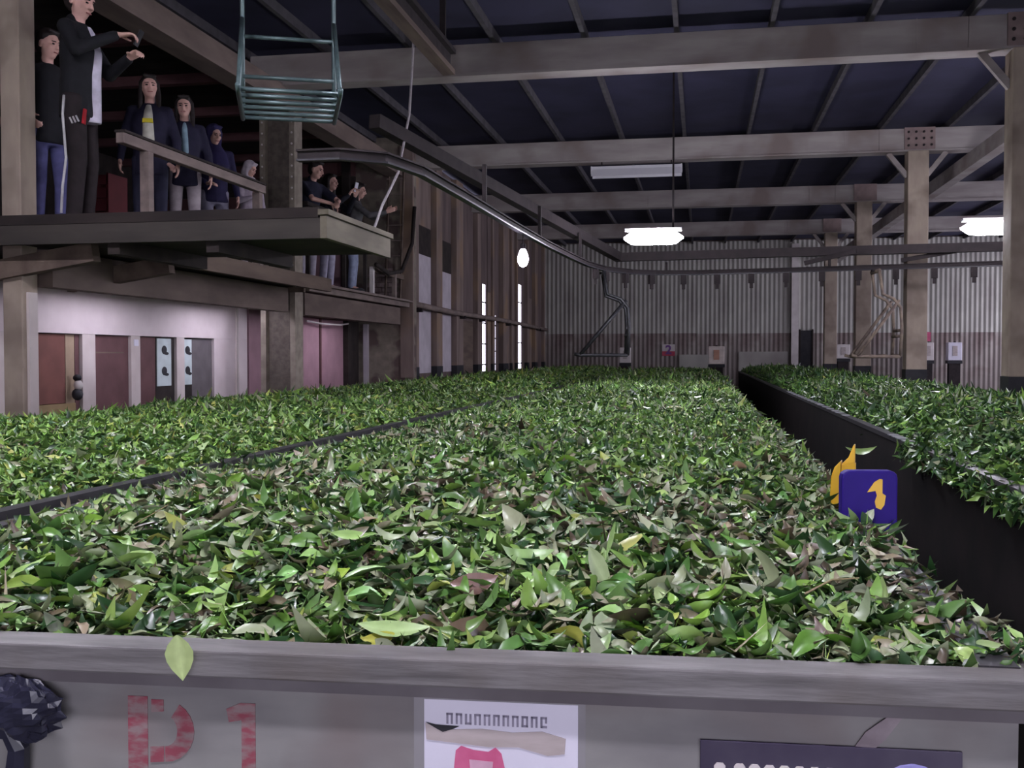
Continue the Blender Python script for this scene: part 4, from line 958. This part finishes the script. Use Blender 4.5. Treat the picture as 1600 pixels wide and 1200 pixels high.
# man in the black jacket, seen from his right side
man, U, S = person('tall man in black jacket and striped track pants holding a small phone', (-4.86, 7.42, ZG), R(-80), 1.96, black, (.022, .016, .018), armR=((.27, .10, 1.22), (.14, .33, 1.35), (-.35, .9, .15), (0, -.2, -1), .75), armL=((-.25, .12, 1.18), (-.06, .34, 1.25), (.5, .8, .25), (.2, -.1, -1), .75),
       head=(R(-18), R(20)), shirt=((.62, .58, .70), .77, .062, .05), voxel=.0085)
st = MB(); st.tube([S((.17, -.03, .93)), S((.185, -.035, .8)), S((.172, -.02, .5)), S((.166, -.05, .3)), S((.168, -.06, .12))], .011, 6); st.build('white_stripe', cloth((.62, .60, .62)), man, True)
for y, z in ((.085, .80), (.10, .845)):
    MB().prism([(y, z - .06), (y + .012, z + .04), (y + .024, z + .04), (y + .014, z - .065)], lambda p: S((.160, p[0], p[1])), lambda p: S((.125, p[0], p[1]))).build('red_panel', cloth((.42, .02, .03)), man) if y < .09 else None
for k in range(3):
    MB().bar(S((.178, .03 + k * .022, .735 + k * .006)), S((.181, .012 + k * .022, .775 + k * .006)), .012, .012).build('white_bar', cloth((.6, .58, .6)), man)
ph = tag(MB().box(-.035, .035, -.006, .006, -.065, .065).build('phone', M_tar), 'small dark phone held up by the man in the black jacket', 'phone')
c_, s_ = math.cos(R(-80)), math.sin(R(-80)); lp = S((.03, .44, 1.36)); ph.location = (-4.86 + c_*lp.x - s_*lp.y, 7.42 + s_*lp.x + c_*lp.y, ZG + lp.z); ph.rotation_euler = (R(-25), 0, R(-80))
person('person in dark jacket and blue jeans half hidden by the left post', (-5.50, 7.95, ZG), R(-120), 1.80, black, (.10, .10, .24), head=(R(20), R(10)), armR=((.26, -.02, 1.12), (.24, .14, .98), (-.2, .6, -.5), (-1, 0, 0), .6), detail=True)
person('woman in open dark jacket over a white top with yellow print', (-5.04, 8.80, 2.55), R(-158), 1.64, navy, (.03, .03, .06), hair='long', female=True, shirt=((.62, .60, .52), 1.05, .075, .045), head=(R(12), R(-2)), armR=((.26, -.04, 1.12), (.27, .08, .90), (0, .25, -1), (-1, 0, 0), .45))
wp_ = C.objects['person.002'] if 'person.002' in C.objects else None
if wp_:
    MB().prism([(-.05, 1.255), (.05, 1.255), (.045, 1.295), (-.045, 1.295)], lambda p: Vector((p[0], .168, p[1])) * (1.64 / 1.75), lambda p: Vector((p[0], .140, p[1])) * (1.64 / 1.75)).build('yellow_print', cloth((.62, .52, .04)), wp_)
person('dark haired woman in navy jacket and grey trousers gripping the handrail', (-4.92, 9.22, 2.55), R(-150), 1.55, navy, (.36, .31, .34), hair='long', female=True, shirt=((.25, .36, .44), 1.1, .055, .045), head=(R(-8), R(4)),
       armR=((.27, .14, 1.07), (.17, .40, .93), (-.3, .8, -.35), (0, .1, -1), .7))
person('woman in blue headscarf and pale skirt standing behind the handrail', (-5.28, 10.55, 2.55), R(-140), 1.58, (.03, .025, .075), (.30, .28, .38), scarf=(.035, .028, .10), head=(R(15), R(15)), armR=((.26, .05, 1.1), (.14, .22, 1.0), (-.5, .6, 0), (0, 0, -1), .6), feet=(.05, -.05))
person('child in pale lilac clothes and headscarf beside the riveted column', (-5.12, 11.1, 2.55), R(-120), 1.28, (.45, .38, .46), (.40, .34, .40), scarf=(.50, .44, .50), head=(R(20), R(25)), armR=((.25, .1, 1.1), (.12, .25, 1.15), (-.5, .5, .5), (0, -1, 0), .6))
person('man in navy shirt leaning on the dark handrail', (-5.50, 13.75, 2.55), R(-112), 1.80, (.03, .03, .055), (.42, .38, .46), lean=.26, head=(R(18), R(12)), sleeve=.5, armR=((.26, .38, 1.16), (.06, .52, 1.11), (-.6, .5, -.6), (0, .1, -1), .6), armL=((-.2, .42, 1.18), (-.03, .55, 1.13), (.6, .5, -.3), (0, .1, -1), .6))
person('person in dark top photographing with a raised white phone', (-5.50, 14.55, 2.55), R(-100), 1.74, (.02, .02, .03), (.45, .42, .55), female=True, hair='long', lean=.1, armR=((.24, .25, 1.22), (.12, .46, 1.40), (-.2, .5, .8), (0, -.2, -1), .6), armL=((-.22, .25, 1.22), (-.06, .46, 1.40), (.2, .5, .8), (0, -.2, -1), .6))
tag(MB().box(-.04, .04, -.006, .006, -.07, .07).build('phone', M_paper), 'white phone raised in front of the gallery wall', 'phone'); pz = C.objects['phone.001'] if 'phone.001' in C.objects else bpy.data.objects['phone']
pz.location = (-5.0, 14.47, 2.55 + 1.52); pz.rotation_euler = (R(-15), 0, R(-100))
person('woman in grey jacket and light jeans reaching out past the gallery wall', (-5.24, 14.95, 2.55), R(-78), 1.68, (.10, .095, .105), (.30, .34, .48), hair='long', female=True, lean=.15, head=(R(-5), R(10)), armR=((.22, .30, 1.20), (.10, .55, 1.27), (0, .9, .3), (-1, 0, 0), .3), armL=((-.2, .32, 1.22), (-.02, .58, 1.30), (.1, .9, .3), (1, 0, 0), .3))
